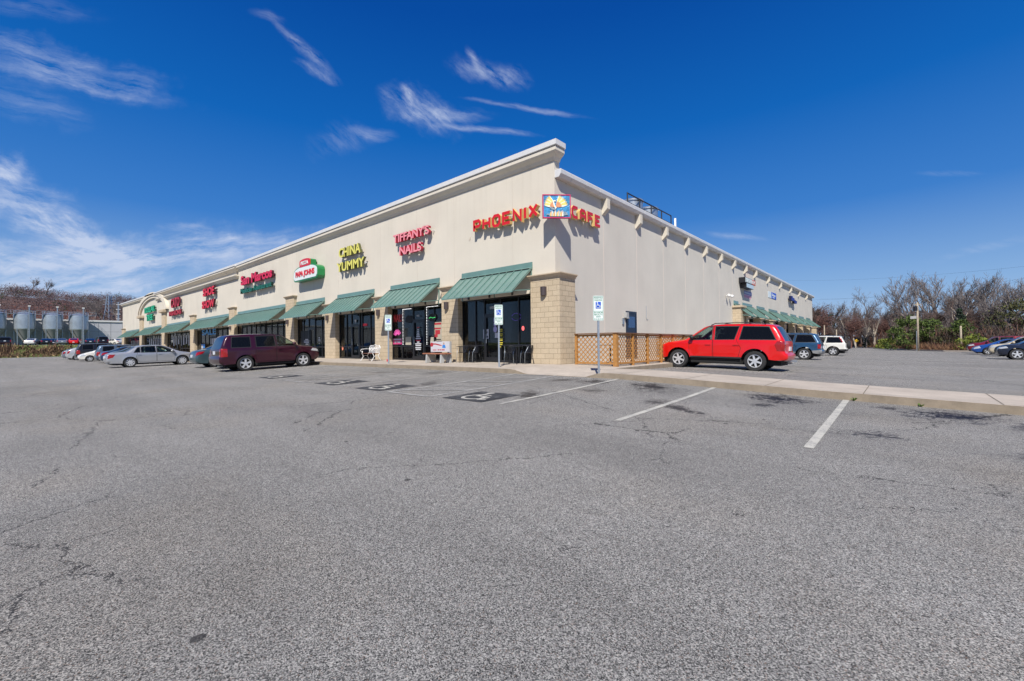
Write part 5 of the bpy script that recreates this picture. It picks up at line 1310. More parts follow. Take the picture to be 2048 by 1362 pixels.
# spec builders -----------------------------------------------------
SUV_RED = dict(L=4.87, W=1.86, r=.375, ra=.475, xr=1.07, xf=3.95, sill=.45, belt=1.13, tum=.27, er=.10, paint=paint('bright red', (.62, .004, .003)),
    top=[(.16, .40), (.02, .46), (.0, .64), (.12, .72), (.10, 1.05), (.13, 1.16), (.40, 1.66), (.54, 1.76), (1.5, 1.80), (2.35, 1.79), (2.82, 1.74), (3.02, 1.66), (3.62, 1.20), (3.80, 1.14), (4.35, 1.07), (4.66, .98), (4.80, .86), (4.86, .66), (4.85, .48), (4.72, .36)],
    win=[[(.40, 1.20), (1.60, 1.20), (1.50, 1.69), (.64, 1.67)], [(1.80, 1.20), (2.50, 1.19), (2.50, 1.69), (1.66, 1.69)], [(2.64, 1.19), (3.42, 1.17), (3.30, 1.31), (2.93, 1.58), (2.76, 1.685), (2.64, 1.69)]],
    wing=[M_carg, M_carg, M_carc], tail=[[(.06, .76), (.34, .78), (.42, 1.0), (.34, 1.13), (.12, 1.13)]], tailx={'a': ((.0, .78), (.2, 1.12))},
    head=[[(4.66, .86), (4.83, .82), (4.77, .92), (4.68, .95)]], headx={'a': ((4.72, .80), (4.9, .93))}, grille=[((4.7, .60), (4.9, .95))],
    doors=[[(1.66, .46), (2.55, .46), (2.57, 1.14), (2.57, 1.715), (1.60, 1.71), (1.72, 1.14), (1.56, .86)], [(2.60, .46), (3.48, .46), (3.52, 1.13), (3.3, 1.36), (2.95, 1.63), (2.78, 1.72), (2.60, 1.72)]],
    ws=((2.96, 1.22), (3.60, 1.70)), rw=((.12, 1.17), (.42, 1.66)), cab=(1.2, 3.75), mir=(3.42, 1.22), mirm=M_plast, rails=(.75, 2.7, 1.79), cross=(1.4, 2.3), bumper=[((-.05, .42), (.13, .60))], bumpm=paint('bright red', (.62, .004, .003)), hitch=True, spokes=6, rim=.66, zp=.86, handlem=paint('bright red', (.62, .004, .003)), hz=.985,
    clad=[[(.02, .36), (.62, .36), (.62, .42), (.02, .44)], [(1.52, .40), (3.46, .40), (3.46, .51), (1.52, .51)]], cladm=M_plast)
SUV_MAROON = dict(L=4.85, W=1.95, r=.37, ra=.44, xr=1.10, xf=3.88, sill=.38, belt=1.12, tum=.24, er=.09, paint=paint('maroon', (.038, .0015, .012), .25),
    top=[(.14, .36), (.02, .44), (.0, .68), (.06, .76), (.06, 1.05), (.10, 1.14), (.30, 1.66), (.44, 1.76), (1.2, 1.80), (2.2, 1.80), (2.75, 1.75), (2.95, 1.68), (3.62, 1.21), (3.80, 1.14), (4.35, 1.08), (4.62, 1.0), (4.76, .88), (4.82, .68), (4.80, .48), (4.62, .34)],
    win=[[(.52, 1.18), (1.35, 1.18), (1.35, 1.67), (.58, 1.67)], [(1.62, 1.18), (2.50, 1.18), (2.46, 1.69), (1.62, 1.69)], [(2.62, 1.18), (3.50, 1.18), (3.36, 1.32), (2.96, 1.60), (2.74, 1.685), (2.60, 1.69)]],
    wing=[M_carg, M_carg, M_carc], tail=[[(.06, .74), (.34, .74), (.34, 1.12), (.09, 1.14)]], tailx={'a': ((.0, .78), (.2, 1.14))}, bumper=[((-.05, .40), (.2, .62))],
    head=[[(4.30, .86), (4.79, .78), (4.72, .92), (4.40, .99)]], headx={'a': ((4.6, .78), (4.9, .93))}, grille=[((4.6, .60), (4.9, .93))],
    doors=[[(1.60, .44), (2.52, .44), (2.54, 1.14), (2.54, 1.725), (1.58, 1.725), (1.58, .86)], [(2.56, .44), (3.46, .44), (3.54, 1.13), (3.36, 1.38), (2.95, 1.66), (2.75, 1.73), (2.56, 1.73)]],
    ws=((2.88, 1.22), (3.60, 1.73)), rw=((.06, 1.16), (.32, 1.66)), cab=(1.2, 3.75), mir=(3.45, 1.22), mirm=paint('maroon', (.038, .0015, .012), .25), spokes=5, rim=.68, zp=.95, handlem=paint('maroon', (.038, .0015, .012), .25), hz=.99, bumpm=paint('dark maroon', (.028, .001, .008), .2))
SEDAN_SILVER = dict(L=5.14, W=1.86, r=.335, ra=.395, xr=1.20, xf=4.06, sill=.28, belt=.94, tum=.42, er=.10, paint=paint('silver', (.46, .47, .49), .55),
    top=[(.14, .32), (.02, .40), (.0, .60), (.04, .80), (.10, .92), (.30, .99), (.92, 1.02), (1.02, 1.03), (1.60, 1.40), (1.85, 1.445), (2.5, 1.465), (3.0, 1.42), (3.20, 1.35), (3.92, .99), (4.1, .95), (4.7, .84), (4.98, .74), (5.10, .60), (5.13, .42), (4.98, .28)],
    win=[[(1.42, 1.00), (1.72, 1.00), (1.72, 1.34), (1.60, 1.30)], [(1.80, .99), (2.56, .98), (2.54, 1.385), (1.92, 1.375), (1.80, 1.36)], [(2.66, .98), (3.62, .96), (3.45, 1.10), (3.10, 1.30), (2.92, 1.365), (2.66, 1.385)]],
    wing=[M_carc]*3, tail=[[(.06, .62), (.34, .70), (.46, .90), (.12, .90)]], tailx={'a': ((.0, .62), (.14, .9))}, head=[[(4.62, .60), (5.06, .56), (5.0, .70), (4.70, .78)]], headx={'a': ((4.9, .55), (5.2, .72))}, grille=[((4.95, .45), (5.2, .72))],
    doors=[[(1.66, .36), (2.60, .36), (2.61, .95), (2.61, 1.405), (1.90, 1.40), (1.60, .96), (1.52, .70)], [(2.63, .36), (3.60, .36), (3.66, .93), (3.45, 1.14), (3.08, 1.35), (2.92, 1.40), (2.63, 1.41)]],
    ws=((3.12, 1.01), (3.9, 1.41)), rw=((1.03, 1.05), (1.6, 1.42)), cab=(1.5, 4.0), mir=(3.52, 1.0), mirm=paint('silver', (.46, .47, .49), .55), spokes=9, rim=.70, zp=.72, handlem=paint('silver', (.46, .47, .49), .55), hz=.84, crown=.03)
def variant(base, p, **kw):
    d = dict(base); d['paint'] = p
    for k in ('mirm', 'handlem'):
        if k in base and base[k] is not M_plast: d[k] = p
    d.update(kw); return d
def scaled(base, p, sx=1., sz=1., W=None, **kw):
    d = variant(base, p)
    f = lambda q: (q[0]*sx, q[1]*sz)
    for k in ('top',): d[k] = [f(q) for q in base[k]]
    for k in ('win', 'tail', 'head', 'clad', 'doors'):
        if k in base: d[k] = [[f(q) for q in P] for P in base[k]]
    for k in ('tailx', 'headx'): d[k] = {a: (f(b[0]), f(b[1])) for a, b in base.get(k, {}).items()}
    for k in ('grille', 'bumper'): d[k] = [(f(a), f(b)) for a, b in base.get(k, [])]
    for k in ('ws', 'rw'): d[k] = (f(base[k][0]), f(base[k][1]))
    d['L'] = base['L']*sx; d['xr'] = base['xr']*sx; d['xf'] = base['xf']*sx; d['belt'] = base['belt']*sz; d['mir'] = f(base['mir']); d['cab'] = tuple(v*sx for v in base['cab'])
    if 'rails' in base: a, b, c = base['rails']; d['rails'] = (a*sx, b*sx, c*sz)
    if 'cross' in base: d['cross'] = [v*sx for v in base['cross']]
    d['zp'] = base['zp']*sz; d['hz'] = base['hz']*sz
    if W: d['W'] = W
    d.update(kw); return d
SEDAN_MOD = dict(L=4.70, W=1.78, r=.32, ra=.375, xr=.98, xf=3.66, sill=.27, belt=.95, tum=.42, er=.10, paint=None,
    top=[(.12, .30), (.02, .38), (.0, .62), (.06, .86), (.14, 1.0), (.50, 1.07), (.66, 1.08), (1.30, 1.37), (1.7, 1.42), (2.2, 1.425), (2.6, 1.38), (2.8, 1.31), (3.50, .98), (3.8, .91), (4.25, .80), (4.52, .68), (4.66, .52), (4.68, .38), (4.5, .26)],
    win=[[(1.10, 1.06), (2.00, 1.01), (2.0, 1.35), (1.55, 1.335), (1.34, 1.28)], [(2.10, 1.01), (3.16, .96), (2.95, 1.12), (2.6, 1.29), (2.35, 1.345), (2.10, 1.355)]],
    wing=[M_carg]*2, tail=[[(.04, .74), (.36, .86), (.46, .98), (.16, .96), (.05, .86)]], tailx={'a': ((.0, .74), (.12, .98))}, head=[[(4.1, .62), (4.58, .52), (4.52, .68), (4.2, .80)]], headx={'a': ((4.45, .52), (4.7, .68))}, grille=[((4.5, .36), (4.7, .56))],
    doors=[[(1.36, .36), (2.04, .36), (2.05, .95), (2.05, 1.38), (1.5, 1.36), (1.05, 1.02), (1.30, .80)], [(2.07, .36), (3.1, .36), (3.2, .93), (2.9, 1.18), (2.6, 1.33), (2.35, 1.375), (2.07, 1.385)]],
    ws=((2.66, 1.0), (3.48, 1.38)), rw=((.68, 1.09), (1.3, 1.38)), cab=(1.2, 3.5), mir=(3.08, 1.02), mirm=1, spokes=6, rim=.66, zp=.72, handlem=1, hz=.86, crown=.035)
HATCH = dict(L=4.45, W=1.75, r=.31, ra=.365, xr=.85, xf=3.55, sill=.27, belt=.97, tum=.40, er=.10, paint=None,
    top=[(.12, .30), (.02, .40), (.0, .66), (.05, .92), (.12, 1.05), (.50, 1.30), (1.1, 1.44), (1.7, 1.485), (2.2, 1.46), (2.6, 1.36), (3.50, .98), (3.85, .88), (4.2, .74), (4.38, .60), (4.44, .44), (4.3, .26)],
    win=[[(.78, 1.14), (1.05, 1.07), (1.05, 1.33), (.98, 1.29)], [(1.14, 1.06), (1.90, 1.03), (1.90, 1.40), (1.40, 1.38), (1.14, 1.34)], [(2.0, 1.03), (3.05, .98), (2.75, 1.15), (2.35, 1.33), (2.0, 1.395)]],
    wing=[M_carg]*3, tail=[[(.03, .70), (.22, .78), (.34, 1.05), (.12, 1.0)]], tailx={'a': ((.0, .70), (.14, 1.02))}, head=[[(3.85, .62), (4.34, .55), (4.2, .70), (3.95, .80)]], headx={'a': ((4.1, .5), (4.5, .70))}, grille=[((4.3, .34), (4.5, .5))],
    doors=[[(1.25, .36), (1.93, .36), (1.95, .98), (1.95, 1.42), (1.4, 1.40), (1.08, 1.10), (1.2, .80)], [(1.97, .36), (3.0, .36), (3.1, .96), (2.75, 1.18), (2.35, 1.36), (1.97, 1.42)]],
    ws=((2.5, 1.0), (3.46, 1.40)), rw=((.14, 1.08), (1.05, 1.43)), cab=(1.0, 3.5), mir=(2.95, 1.05), mirm=1, spokes=5, rim=.66, zp=.60, handlem=1, hz=.88, crown=.035)
def zat(x, y): return G(x, y)
def at(x, y): return (x, y, G(x, y)-.004)
# pitch the two nearest cars with the slope of the lot
def settle(o, ang, wb=1.4):
    d = Vector((math.cos(ang), math.sin(ang))); n = Vector((-d.y, d.x)); p = Vector(o.location[:2])
    za, zb = G(*(p+d*wb)), G(*(p-d*wb)); zl, zr = G(*(p+n*.8)), G(*(p-n*.8))
    o.location.z = (za+zb)/2-.006
    o.rotation_euler = (math.atan2(zl-zr, 1.6), -math.atan2(za-zb, 2*wb), ang)
def put(name, label, cat, x, y, ang, sp, full=True, group='cars parked in the lots'):
    o = car(name, label, cat, (x, y, 0), 0, sp, group, full); settle(o, R(ang)); return o
# side lot, noses to the building (-x)
rd = put('parked_suv', 'bright red SUV with roof rails parked beside the lattice fence', 'SUV', 4.55, 5.40, 180, SUV_RED)
BLUE = paint('slate blue', (.022, .075, .155), .35)
ESC = scaled(SUV_RED, BLUE, .90, .955, 1.78, rails=(.7, 2.4, 1.70), hitch=False, bumpm=M_greyc, cladm=M_greyc, clad=[[(.02, .36), (.58, .36), (.58, .60), (.02, .66)], [(1.42, .36), (3.05, .36), (3.05, .52), (1.42, .52)], [(4.0, .33), (4.36, .33), (4.36, .6), (4.0, .56)]], tail=[[(.09, .72), (.24, .72), (.24, 1.02), (.09, 1.0)]], wing=[M_carg]*3, spokes=5)
put('parked_suv', 'slate blue SUV with grey lower cladding parked beyond the red one', 'SUV', 4.15, 20.4, 180, ESC)
WH = paint('white', (.66, .65, .60))
CRV = scaled(SUV_RED, WH, .90, .95, 1.75, rails=(.9, 2.4, 1.69), hitch=False, bumpm=M_plast, cladm=M_plast, clad=[[(.02, .36), (.58, .36), (.58, .56), (.02, .58)], [(1.42, .36), (3.05, .36), (3.05, .46), (1.42, .46)]], tail=[[(.26, 1.16), (.38, 1.16), (.56, 1.60), (.46, 1.62)]], tailx={}, spare=True, wing=[M_carg, M_carc, M_carc], spokes=5)
put('parked_suv', 'white SUV with spare wheel on its tail parked beyond the blue one', 'SUV', 4.4, 33.6, 180, CRV)
# facing row at the right edge of the picture
NAVY = paint('dark grey blue', (.018, .024, .045), .4)
put('parked_suv', 'dark grey-blue SUV nearest in the right-hand row, nose to the building', 'SUV', 17.35, 31.9, 180, scaled(SUV_MAROON, NAVY, .97, .93, 1.86, wing=[M_carg]*3))
put('parked_car', 'cream car between the dark SUV and the small blue car', 'car', 17.7, 40.2, 180, scaled(SUV_MAROON, paint('cream', (.56, .48, .34)), .93, .90, 1.8, wing=[M_carc]*3))
put('parked_car', 'small bright blue car between the cream and the red cars', 'car', 17.3, 46.0, 180, variant(SEDAN_MOD, paint('bright blue', (.01, .07, .30), .2), L=4.7))
put('parked_suv', 'dark red SUV farthest in the right-hand row beside the green bushes', 'SUV', 17.5, 52.0, 180, scaled(SUV_MAROON, paint('dark cherry', (.20, .006, .02), .2), .98, .95, 1.88, wing=[M_carc]*3))
# front row, noses to the shops (+y)
put('parked_suv', 'maroon SUV parked nearest the camera in front of the shops', 'SUV', -15.0, -5.15, 90, SUV_MAROON)
put('parked_car', 'tan sedan mostly hidden behind the maroon SUV', 'car', -18.3, -4.45, 90, variant(SEDAN_MOD, paint('champagne tan', (.24, .20, .17), .4)))
put('parked_car', 'grey-green sedan with red tail lamps left of the maroon SUV', 'car', -21.6, -4.65, 90, variant(SEDAN_MOD, paint('grey green', (.055, .10, .115), .4)))
put('parked_car', 'long silver sedan parked between the grey-green sedan and the dark blue car', 'car', -29.65, -7.5, 90, SEDAN_SILVER)
put('parked_car', 'dark grey-green sedan just behind the long silver sedan', 'car', -35.6, -6.9, 90, variant(SEDAN_MOD, paint('deep green', (.03, .055, .055), .4)))
put('parked_car', 'dark blue sedan left of the long silver sedan', 'car', -40.9, -6.9, 90, variant(SEDAN_MOD, paint('ink blue', (.012, .045, .11), .4)))
put('parked_suv', 'grey-blue SUV between the white hatchback and the dark blue sedan', 'SUV', -45.6, -6.9, 90, scaled(SUV_MAROON, paint('grey blue', (.10, .14, .19), .4), .93, .90, 1.8))
put('parked_car', 'white hatchback backed in, its nose to the lot', 'car', -53.2, -7.6, -90, variant(HATCH, paint('pearl white', (.68, .66, .60))))
put('parked_suv', 'tall black SUV behind the white hatchback', 'SUV', -58.3, -7.1, 90, scaled(SUV_MAROON, paint('black', (.012, .012, .014), .2), 1.05, 1.06, 1.98, rails=None))
put('parked_car', 'silver hatchback left of the white hatchback', 'car', -64.2, -7.8, 90, scaled(HATCH, paint('light silver', (.52, .53, .54), .4), 1., 1.08))
put('parked_car', 'small grey car at the left end of the front row', 'car', -69.3, -7.9, 90, variant(HATCH, paint('mid grey', (.22, .24, .28), .4)))

# ================================================================== BACKGROUND
FWD = (CM @ Vector((0, 0, -1)))
def spot(px, d, z=None):
    """ground point seen along column px at depth d"""
    r = CM @ Vector((px-1024, 0, -FPX)); p = Vector((10.1, -14., EYE))+r*(d/FPX); p.z = -.62 if z is None else z; return p
def spot3(px, py, d):
    r = CM @ Vector((px-1024, -(py-681), -FPX)); return Vector((10.1, -14., EYE))+r*(d/FPX)
# wood edge of the side lot
EDGE = [(1560, 150), (1640, 122), (1700, 98), (1760, 77), (1830, 59), (1890, 53), (1960, 50), (2060, 48), (2200, 46)]
EP = [spot(a, b) for a, b in EDGE]
mb = MB(); n_ = len(EP)
for i in range(n_-1):
    a, b = EP[i], EP[i+1]; fa = (a-Vector((10.1, -14, -.62))).normalized(); fb = (b-Vector((10.1, -14, -.62))).normalized()
    prev = None
    rows = [(0, .10), (1.5, .22), (6, .35), (30, .6), (120, 1.5), (700, 3)]
    for (d0, z0), (d1, z1) in zip(rows, rows[1:]):
        mb.poly([(a.x+fa.x*d0, a.y+fa.y*d0, -.62+z0), (b.x+fb.x*d0, b.y+fb.y*d0, -.62+z0), (b.x+fb.x*d1, b.y+fb.y*d1, -.62+z1), (a.x+fa.x*d1, a.y+fa.y*d1, -.62+z1)][::-1])
structure(mb.build('woodland_ground', M_dirt))
mb = MB()
for i in range(n_-1): mb.bar(tuple(EP[i]+Vector((0, 0, .03))), tuple(EP[i+1]+Vector((0, 0, .03))), .3, .26)
structure(mb.build('lot_edge_kerb', M_conc))

BK = {'grey': mat('grey bark', (.17, .145, .135), .9, noise=.3, nscale=3), 'brown': mat('brown bark', (.125, .085, .07), .9, noise=.3, nscale=3), 'pale': mat('pale bark', (.42, .36, .28), .85, noise=.35, nscale=2.5), 'red': mat('reddish bark', (.15, .075, .06), .9, noise=.3, nscale=3)}
def tree_mesh(seed, H, spread, bark, upright=.5, twigs=1., fork=.3, lean=0.):
    """returns (trunk mesh, crown mesh) of a leafless tree"""
    rs = random.Random(seed); T = MB(); C = MB()
    def grow(p, d, L, r, lvl):
        n = 4 if lvl < 2 else 3; pts = [p.copy()]; rs_ = [r]; q = p.copy(); dd = d.copy()
        for k in range(n):
            dd = (dd+Vector((rs.gauss(0, .16), rs.gauss(0, .16), rs.gauss(0, .08)+.05*upright))).normalized(); q = q+dd*(L/n); pts.append(q.copy()); rs_.append(r*(1-.62*(k+1)/n))
        if lvl == 0: T.tube(pts, rs_, 7, cap=False)
        elif lvl == 1: T.tube(pts, rs_, 5, cap=False)
        elif lvl == 2: C.tube(pts, rs_, 3, cap=False)
        else:
            w = dd.cross(Vector((rs.gauss(0, 1), rs.gauss(0, 1), rs.gauss(0, 1)))).normalized()*max(.021, r)
            for a, b in zip(pts, pts[1:]): C.poly([a-w, a+w, b+w*.6, b-w*.6])
        if lvl >= 4: return
        cnt = int(({0: 9, 1: 7, 2: 6, 3: 5}[lvl])*twigs+.5)
        for k in range(cnt):
            f = rs.uniform(.42 if lvl == 0 else .22, 1.); i = min(n-1, int(f*n)); b = pts[i].lerp(pts[i+1], f*n-i)
            ax = Vector((rs.gauss(0, 1), rs.gauss(0, 1), rs.gauss(0, .35)+.25+upright*.4)).normalized()
            nd = (dd*(.55+.3*upright)+ax*spread).normalized()
            grow(b, nd, L*rs.uniform(.42, .68)*(1.05-.35*f if lvl == 0 else 1.), r*(1-.55*f)*.64, lvl+1)
    base = Vector((0, 0, -.2)); d0 = Vector((lean, rs.uniform(-.1, .1), 1)).normalized()
    grow(base, d0, H*.62, H*(.022 if bark == 'pale' else .026), 0)
    if rs.random() < fork: grow(base+Vector((.1, .1, 0)), Vector((-lean+rs.choice((-.35, .35)), .2, 1)).normalized(), H*.52, H*.016, 0)
    zmax = max(v[2] for v in C.v); sc = H/zmax
    for m in (T, C): m.v = [(a*sc, b*sc, c*sc if c > 0 else c) for a, b, c in m.v]
    t = T.build('trunk', BK[bark], smooth=True); c = C.build('crown', BK['brown' if bark == 'pale' else bark]); tm, cm = t.data, c.data
    bpy.data.objects.remove(t); bpy.data.objects.remove(c); return tm, cm
TV = {}
def tree(kind, px, d, H, label, group=None, rz=None, z=None):
    if kind not in TV: return
    tm, cm, H0 = TV[kind]
    p = spot(px, d); p.z = -.45 if z is None else z
    t = thing('bare_tree', label, 'tree', p, random.uniform(0, 6.28) if rz is None else rz, group)
    s = H/H0; t.scale = (s, s, s)
    for nm, me in (('trunk', tm), ('crown', cm)): o = bpy.data.objects.new(nm, me); COL.objects.link(o); o.parent = t
    return t
for i, (nm, args) in enumerate({'g1': (11, 14, .75, 'grey', 1.1, .86), 'g2': (12, 13, .85, 'grey', .9, .86), 'g3': (17, 15, .72, 'grey', 1.2, .86), 'b1': (21, 11, .9, 'brown', .4, 1.1), 'b2': (22, 10, 1.05, 'brown', .2, 1.1), 'r1': (31, 10, 1., 'red', .4, 1.05),
                                'p1': (41, 9, .75, 'pale', 1.5, .50, .9, .12), 'p2': (46, 9, .8, 'pale', 1.4, .50, .2, -.10), 'p3': (43, 12, .8, 'pale', 1.5, .52, .5, .1)}.items()):
    tm, cm = tree_mesh(*args); TV[nm] = (tm, cm, args[1])
WG = 'bare trees in the wood beyond the side lot'
for (k, px, d, H, lab) in [('p1', 1692, 92, 8.8, 'pale-barked forked tree standing first right of the building at the wood edge'),
    ('p2', 1712, 90, 8.2, 'thin pale-barked leaning tree close beside the first forked one'), ('p2', 1727, 86, 7.6, 'crooked pale-barked tree in the middle of the pale trunks'),
    ('p1', 1750, 82, 8.0, 'straight pale-barked tree with a short fork near its top'), ('p3', 1790, 76, 7.6, 'wide forked pale-barked tree left of the green bushes'),
    ('p2', 1858, 70, 6.4, 'small pale trunk rising behind the green bushes'), ('p3', 1908, 72, 8.8, 'tall pale-trunked tree rising above the narrow cedar'),
    ('g3', 1873, 84, 16.2, 'tallest bare tree with a broad dark crown above the bushes'), ('g1', 1905, 86, 14.6, 'tall bare tree just right of the tallest one'),
    ('g2', 1712, 104, 14.2, 'rounded grey bare tree, highest over the left part of the wood'), ('g2', 1812, 100, 13.2, 'grey bare tree with fine twigs behind the utility pole'),
    ('g1', 1990, 66, 11.6, 'dark bare tree with spreading limbs at the right of the wood'), ('g3', 2038, 68, 12.6, 'bare tree at the right edge of the picture')]:
    tree(k, px, d, H, lab, WG)
ORD = ['first', 'second', 'third', 'fourth', 'fifth', 'sixth', 'seventh', 'eighth', 'ninth', 'tenth']; OC = {}
def nth(s_): OC[s_] = OC.get(s_, -1)+1; return ORD[OC[s_]]+' from left '+s_
rs = random.Random(99)
kk = ['b1', 'b2', 'r1', 'g1', 'b1', 'g2']
for i in range(46):
    px = 1622+i*9.7+rs.uniform(-5, 5); d = {0: 112, 1: 100, 2: 92}[i % 3]*(1.08 if px < 1700 else (.90 if px < 1830 else .78))+rs.uniform(-3, 3)
    top = 618+rs.uniform(-8, 26)-(18 if px < 1650 else 0); H = (682-top)*d/FPX+1.1
    tree(kk[i % 6], px, d, H, nth(('reddish-brown' if i % 6 == 2 else ('grey-brown' if i % 6 in (3, 5) else 'brown'))+' bare tree '+('between the building and the first pale trunk' if px < 1685 else 'behind the pale trunks' if px < 1800 else 'behind the green shrubs' if px < 1950 else 'behind the right-hand parked row')), 'brown bare trees of the thicket')
for i, (px, d, H) in enumerate(((1944, 80, 13.4), (1962, 84, 12.6), (1925, 90, 14.6), (2012, 76, 12.4), (1766, 108, 10.8), (1742, 110, 11.4), (1668, 118, 12), (1632, 125, 12.6))):
    tree(['g1', 'g2', 'g3', 'g2'][i % 4], px, d, H, 'grey bare tree behind the thicket, '+('just left of the narrow cedar', 'above the dark conical evergreen', 'directly over the narrow cedar', 'above the cream car', 'over the low bright shrub', 'over the pale trunk row', 'left of the first pale trunk', 'nearest the end of the building')[i] if 0 else 'grey bare tree behind the thicket, '+('second right of the narrow cedar', 'above the dark conical evergreen', 'directly over the narrow cedar', 'above the cream car', 'over the low bright shrub', 'over the rightmost pale trunk', 'left of the first pale trunk', 'nearest the end of the building')[i], 'grey bare trees behind the thicket')
# twiggy undergrowth at the wood edge
mb = MB(); M_tw = [mat('twig brown', (.105, .062, .045), .95), mat('twig red brown', (.15, .07, .045), .95), mat('twig grey', (.16, .13, .11), .95), mat('dry weed', (.24, .14, .07), .95), mat('twig dark', (.045, .03, .025), .95)]
rs = random.Random(4)
for k in range(30000):
    i = rs.randrange(n_-1); f = rs.random(); p = EP[i].lerp(EP[i+1], f); v = (p-Vector((10.1, -14, -.62))).normalized(); dd = abs(rs.gauss(0, 1))*9+.4; q = p+v*dd
    h = rs.uniform(.3, 1.1) if dd < 4 else rs.uniform(.8, 4.2); z = -.55; b = rs.uniform(0, max(.05, h-1.4)) if dd > 3 else 0
    a = rs.uniform(0, PI); w = rs.uniform(.015, .05)*(1.6 if dd > 6 else 1); dx, dy = math.cos(a)*w, math.sin(a)*w; lx, ly = rs.gauss(0, .35), rs.gauss(0, .35)
    l = rs.uniform(.5, 1.5)
    mb.poly([(q.x-dx, q.y-dy, z+b), (q.x+dx, q.y+dy, z+b), (q.x+lx, q.y+ly, z+min(h+.2, b+l))], (3 if rs.random() < .5 else 1) if dd < 2.2 else rs.choice((0, 0, 1, 2, 4, 4)))
stuff(mb.build('undergrowth', M_tw), 'brown twiggy undergrowth along the edge of the wood', 'undergrowth')
# evergreens
def evergreen(px, d, H, Wd, label, cone, col, seed, n=2600, nm='evergreen_shrub', base=0.):
    rs = random.Random(seed); p = spot(px, d); p.z = -.5; t = thing(nm, label, 'tree' if nm != 'evergreen_shrub' else 'shrub', p, 0, 'evergreens at the edge of the wood')
    mb = MB(); cl = []
    for k in range(int(26+H*6)):
        f = rs.random()**.8; rad = Wd/2*((1-f)**.8 if cone else math.sqrt(max(0, 1-(f*1.0)**2.2)))*rs.uniform(.55, 1.1); a = rs.uniform(0, 2*PI)
        cl.append((rad*math.cos(a), rad*math.sin(a), base+f*(H-base), rs.uniform(.22, .5)*Wd*.22+.12))
    for k in range(n):
        cx, cy, cz, cr = cl[rs.randrange(len(cl))]; u = Vector((rs.gauss(0, 1), rs.gauss(0, 1), rs.gauss(0, .7))).normalized()*cr*rs.uniform(.5, 1.15)
        c = Vector((cx, cy, cz))+u; s = rs.uniform(.05, .16); a1 = Vector((rs.gauss(0, 1), rs.gauss(0, 1), rs.gauss(0, 1))).normalized(); a2 = a1.cross(Vector((rs.gauss(0, 1), rs.gauss(0, 1), rs.gauss(0, 1)))).normalized()
        if c.z < 0: c.z = abs(c.z)
        mb.poly([c-a1*s, c+a2*s*.6, c+a1*s*1.3, c-a2*s*.6], 0 if rs.random() < .6 else 1)
    c1 = mat('evergreen '+col, {'green': (.085, .125, .018), 'dark': (.022, .045, .018), 'olive': (.10, .10, .03), 'bright': (.17, .20, .02)}[col], .8)
    c2 = mat('evergreen deep '+col, {'green': (.045, .075, .012), 'dark': (.012, .025, .012), 'olive': (.055, .06, .02), 'bright': (.10, .13, .015)}[col], .8)  # darker leaf tone, mixed in at random
    mb.build('foliage', [c1, c2], t)
    s_ = MB(); s_.tube([(0, 0, -.2), (.05, 0, H*.4), (0, .05, H*.8)], [.10, .07, .02], 6); s_.build('stem', BK['brown'], t)
for a in ((1818, 62, 4.6, 4.8, 'large rounded evergreen shrub at the left of the utility pole', 0, 'green', 1, 3600), (1862, 60, 3.9, 4.2, 'rounded evergreen shrub just right of the utility pole', 0, 'green', 2, 3000),
          (1926, 56, 3.6, 5.0, 'broad evergreen shrub behind the dark red SUV', 1, 'green', 3, 3400), (1902, 57, 2.6, 3.6, 'low olive shrub between the two large evergreens', 0, 'olive', 4, 1800),
          (1920, 66, 5.8, 2.4, 'tall narrow dark cedar behind the shrubs', 1, 'dark', 5, 2600, 'cedar_tree'), (1778, 72, 1.5, 3.4, 'low bright green shrub on the lot edge at the left of the big evergreens', 0, 'bright', 6, 1200),
          (1945, 52, 1.7, 3.2, 'yellow-green low shrub next to the dark red SUV', 0, 'bright', 7, 1400), (1975, 74, 5.0, 3.0, 'dark conical evergreen behind the parked row at right', 1, 'dark', 8, 1800, 'cedar_tree'),
          (1856, 104, 8.8, 6.0, 'dark pine crown showing between the bare trees behind the pole', 0, 'dark', 9, 2600, 'pine_tree', 2.), (1660, 112, 8.0, 5.0, 'dark evergreen at the left end of the wood', 0, 'dark', 10, 2200, 'pine_tree', 1.),
          (1788, 108, 9.0, 5.0, 'dark pine crown in the middle of the wood', 0, 'dark', 11, 1800, 'pine_tree', 3.), (2034, 62, 6.6, 5.5, 'olive-brown pine at the right edge of the picture', 0, 'olive', 12, 2600, 'pine_tree', 2.6),
          (2000, 70, 2.6, 2.6, 'small dark cedar in the thicket behind the cream car', 1, 'dark', 13, 900, 'cedar_tree'), (1733, 84, 1.7, 1.4, 'small dark juniper at the foot of the pale trunks', 1, 'dark', 14, 600, 'cedar_tree')):
    evergreen(*a)
# utility poles and wires at right
M_pole = mat('weathered pole wood', (.36, .30, .22), .85, noise=.25, nscale=4)
def pole(px, d, H, label, gear=False):
    p = spot(px, d); t = thing('utility_pole', label, 'pole', p, 0, 'utility poles by the wood')
    MB().tube([(0, 0, -.3), (0, 0, H)], [.13, .09], 8).build('pole', M_pole, t, smooth=True)
    if gear:
        MB().tube([(-.13, -.08, 0), (-.13, -.08, 2.6)], .05, 6).build('conduit', M_steel, t)
        MB().lathe([(0, 0), (.22, 0), (.22, .6), (0, .62)], (-.2, -.3, H-1.1), n=12).build('transformer', M_black, t)
        MB().box(-.7, -.1, -.12, .12, H-2.1, H-1.75).build('floodlight', M_conc2, t); MB().box(-.35, .35, -.06, .06, H-.3, H-.2).build('crossarm', M_pole, t)
    return t
pole(1836, 57, 6.3, 'utility pole with transformer and crossarm standing before the bushes', True)
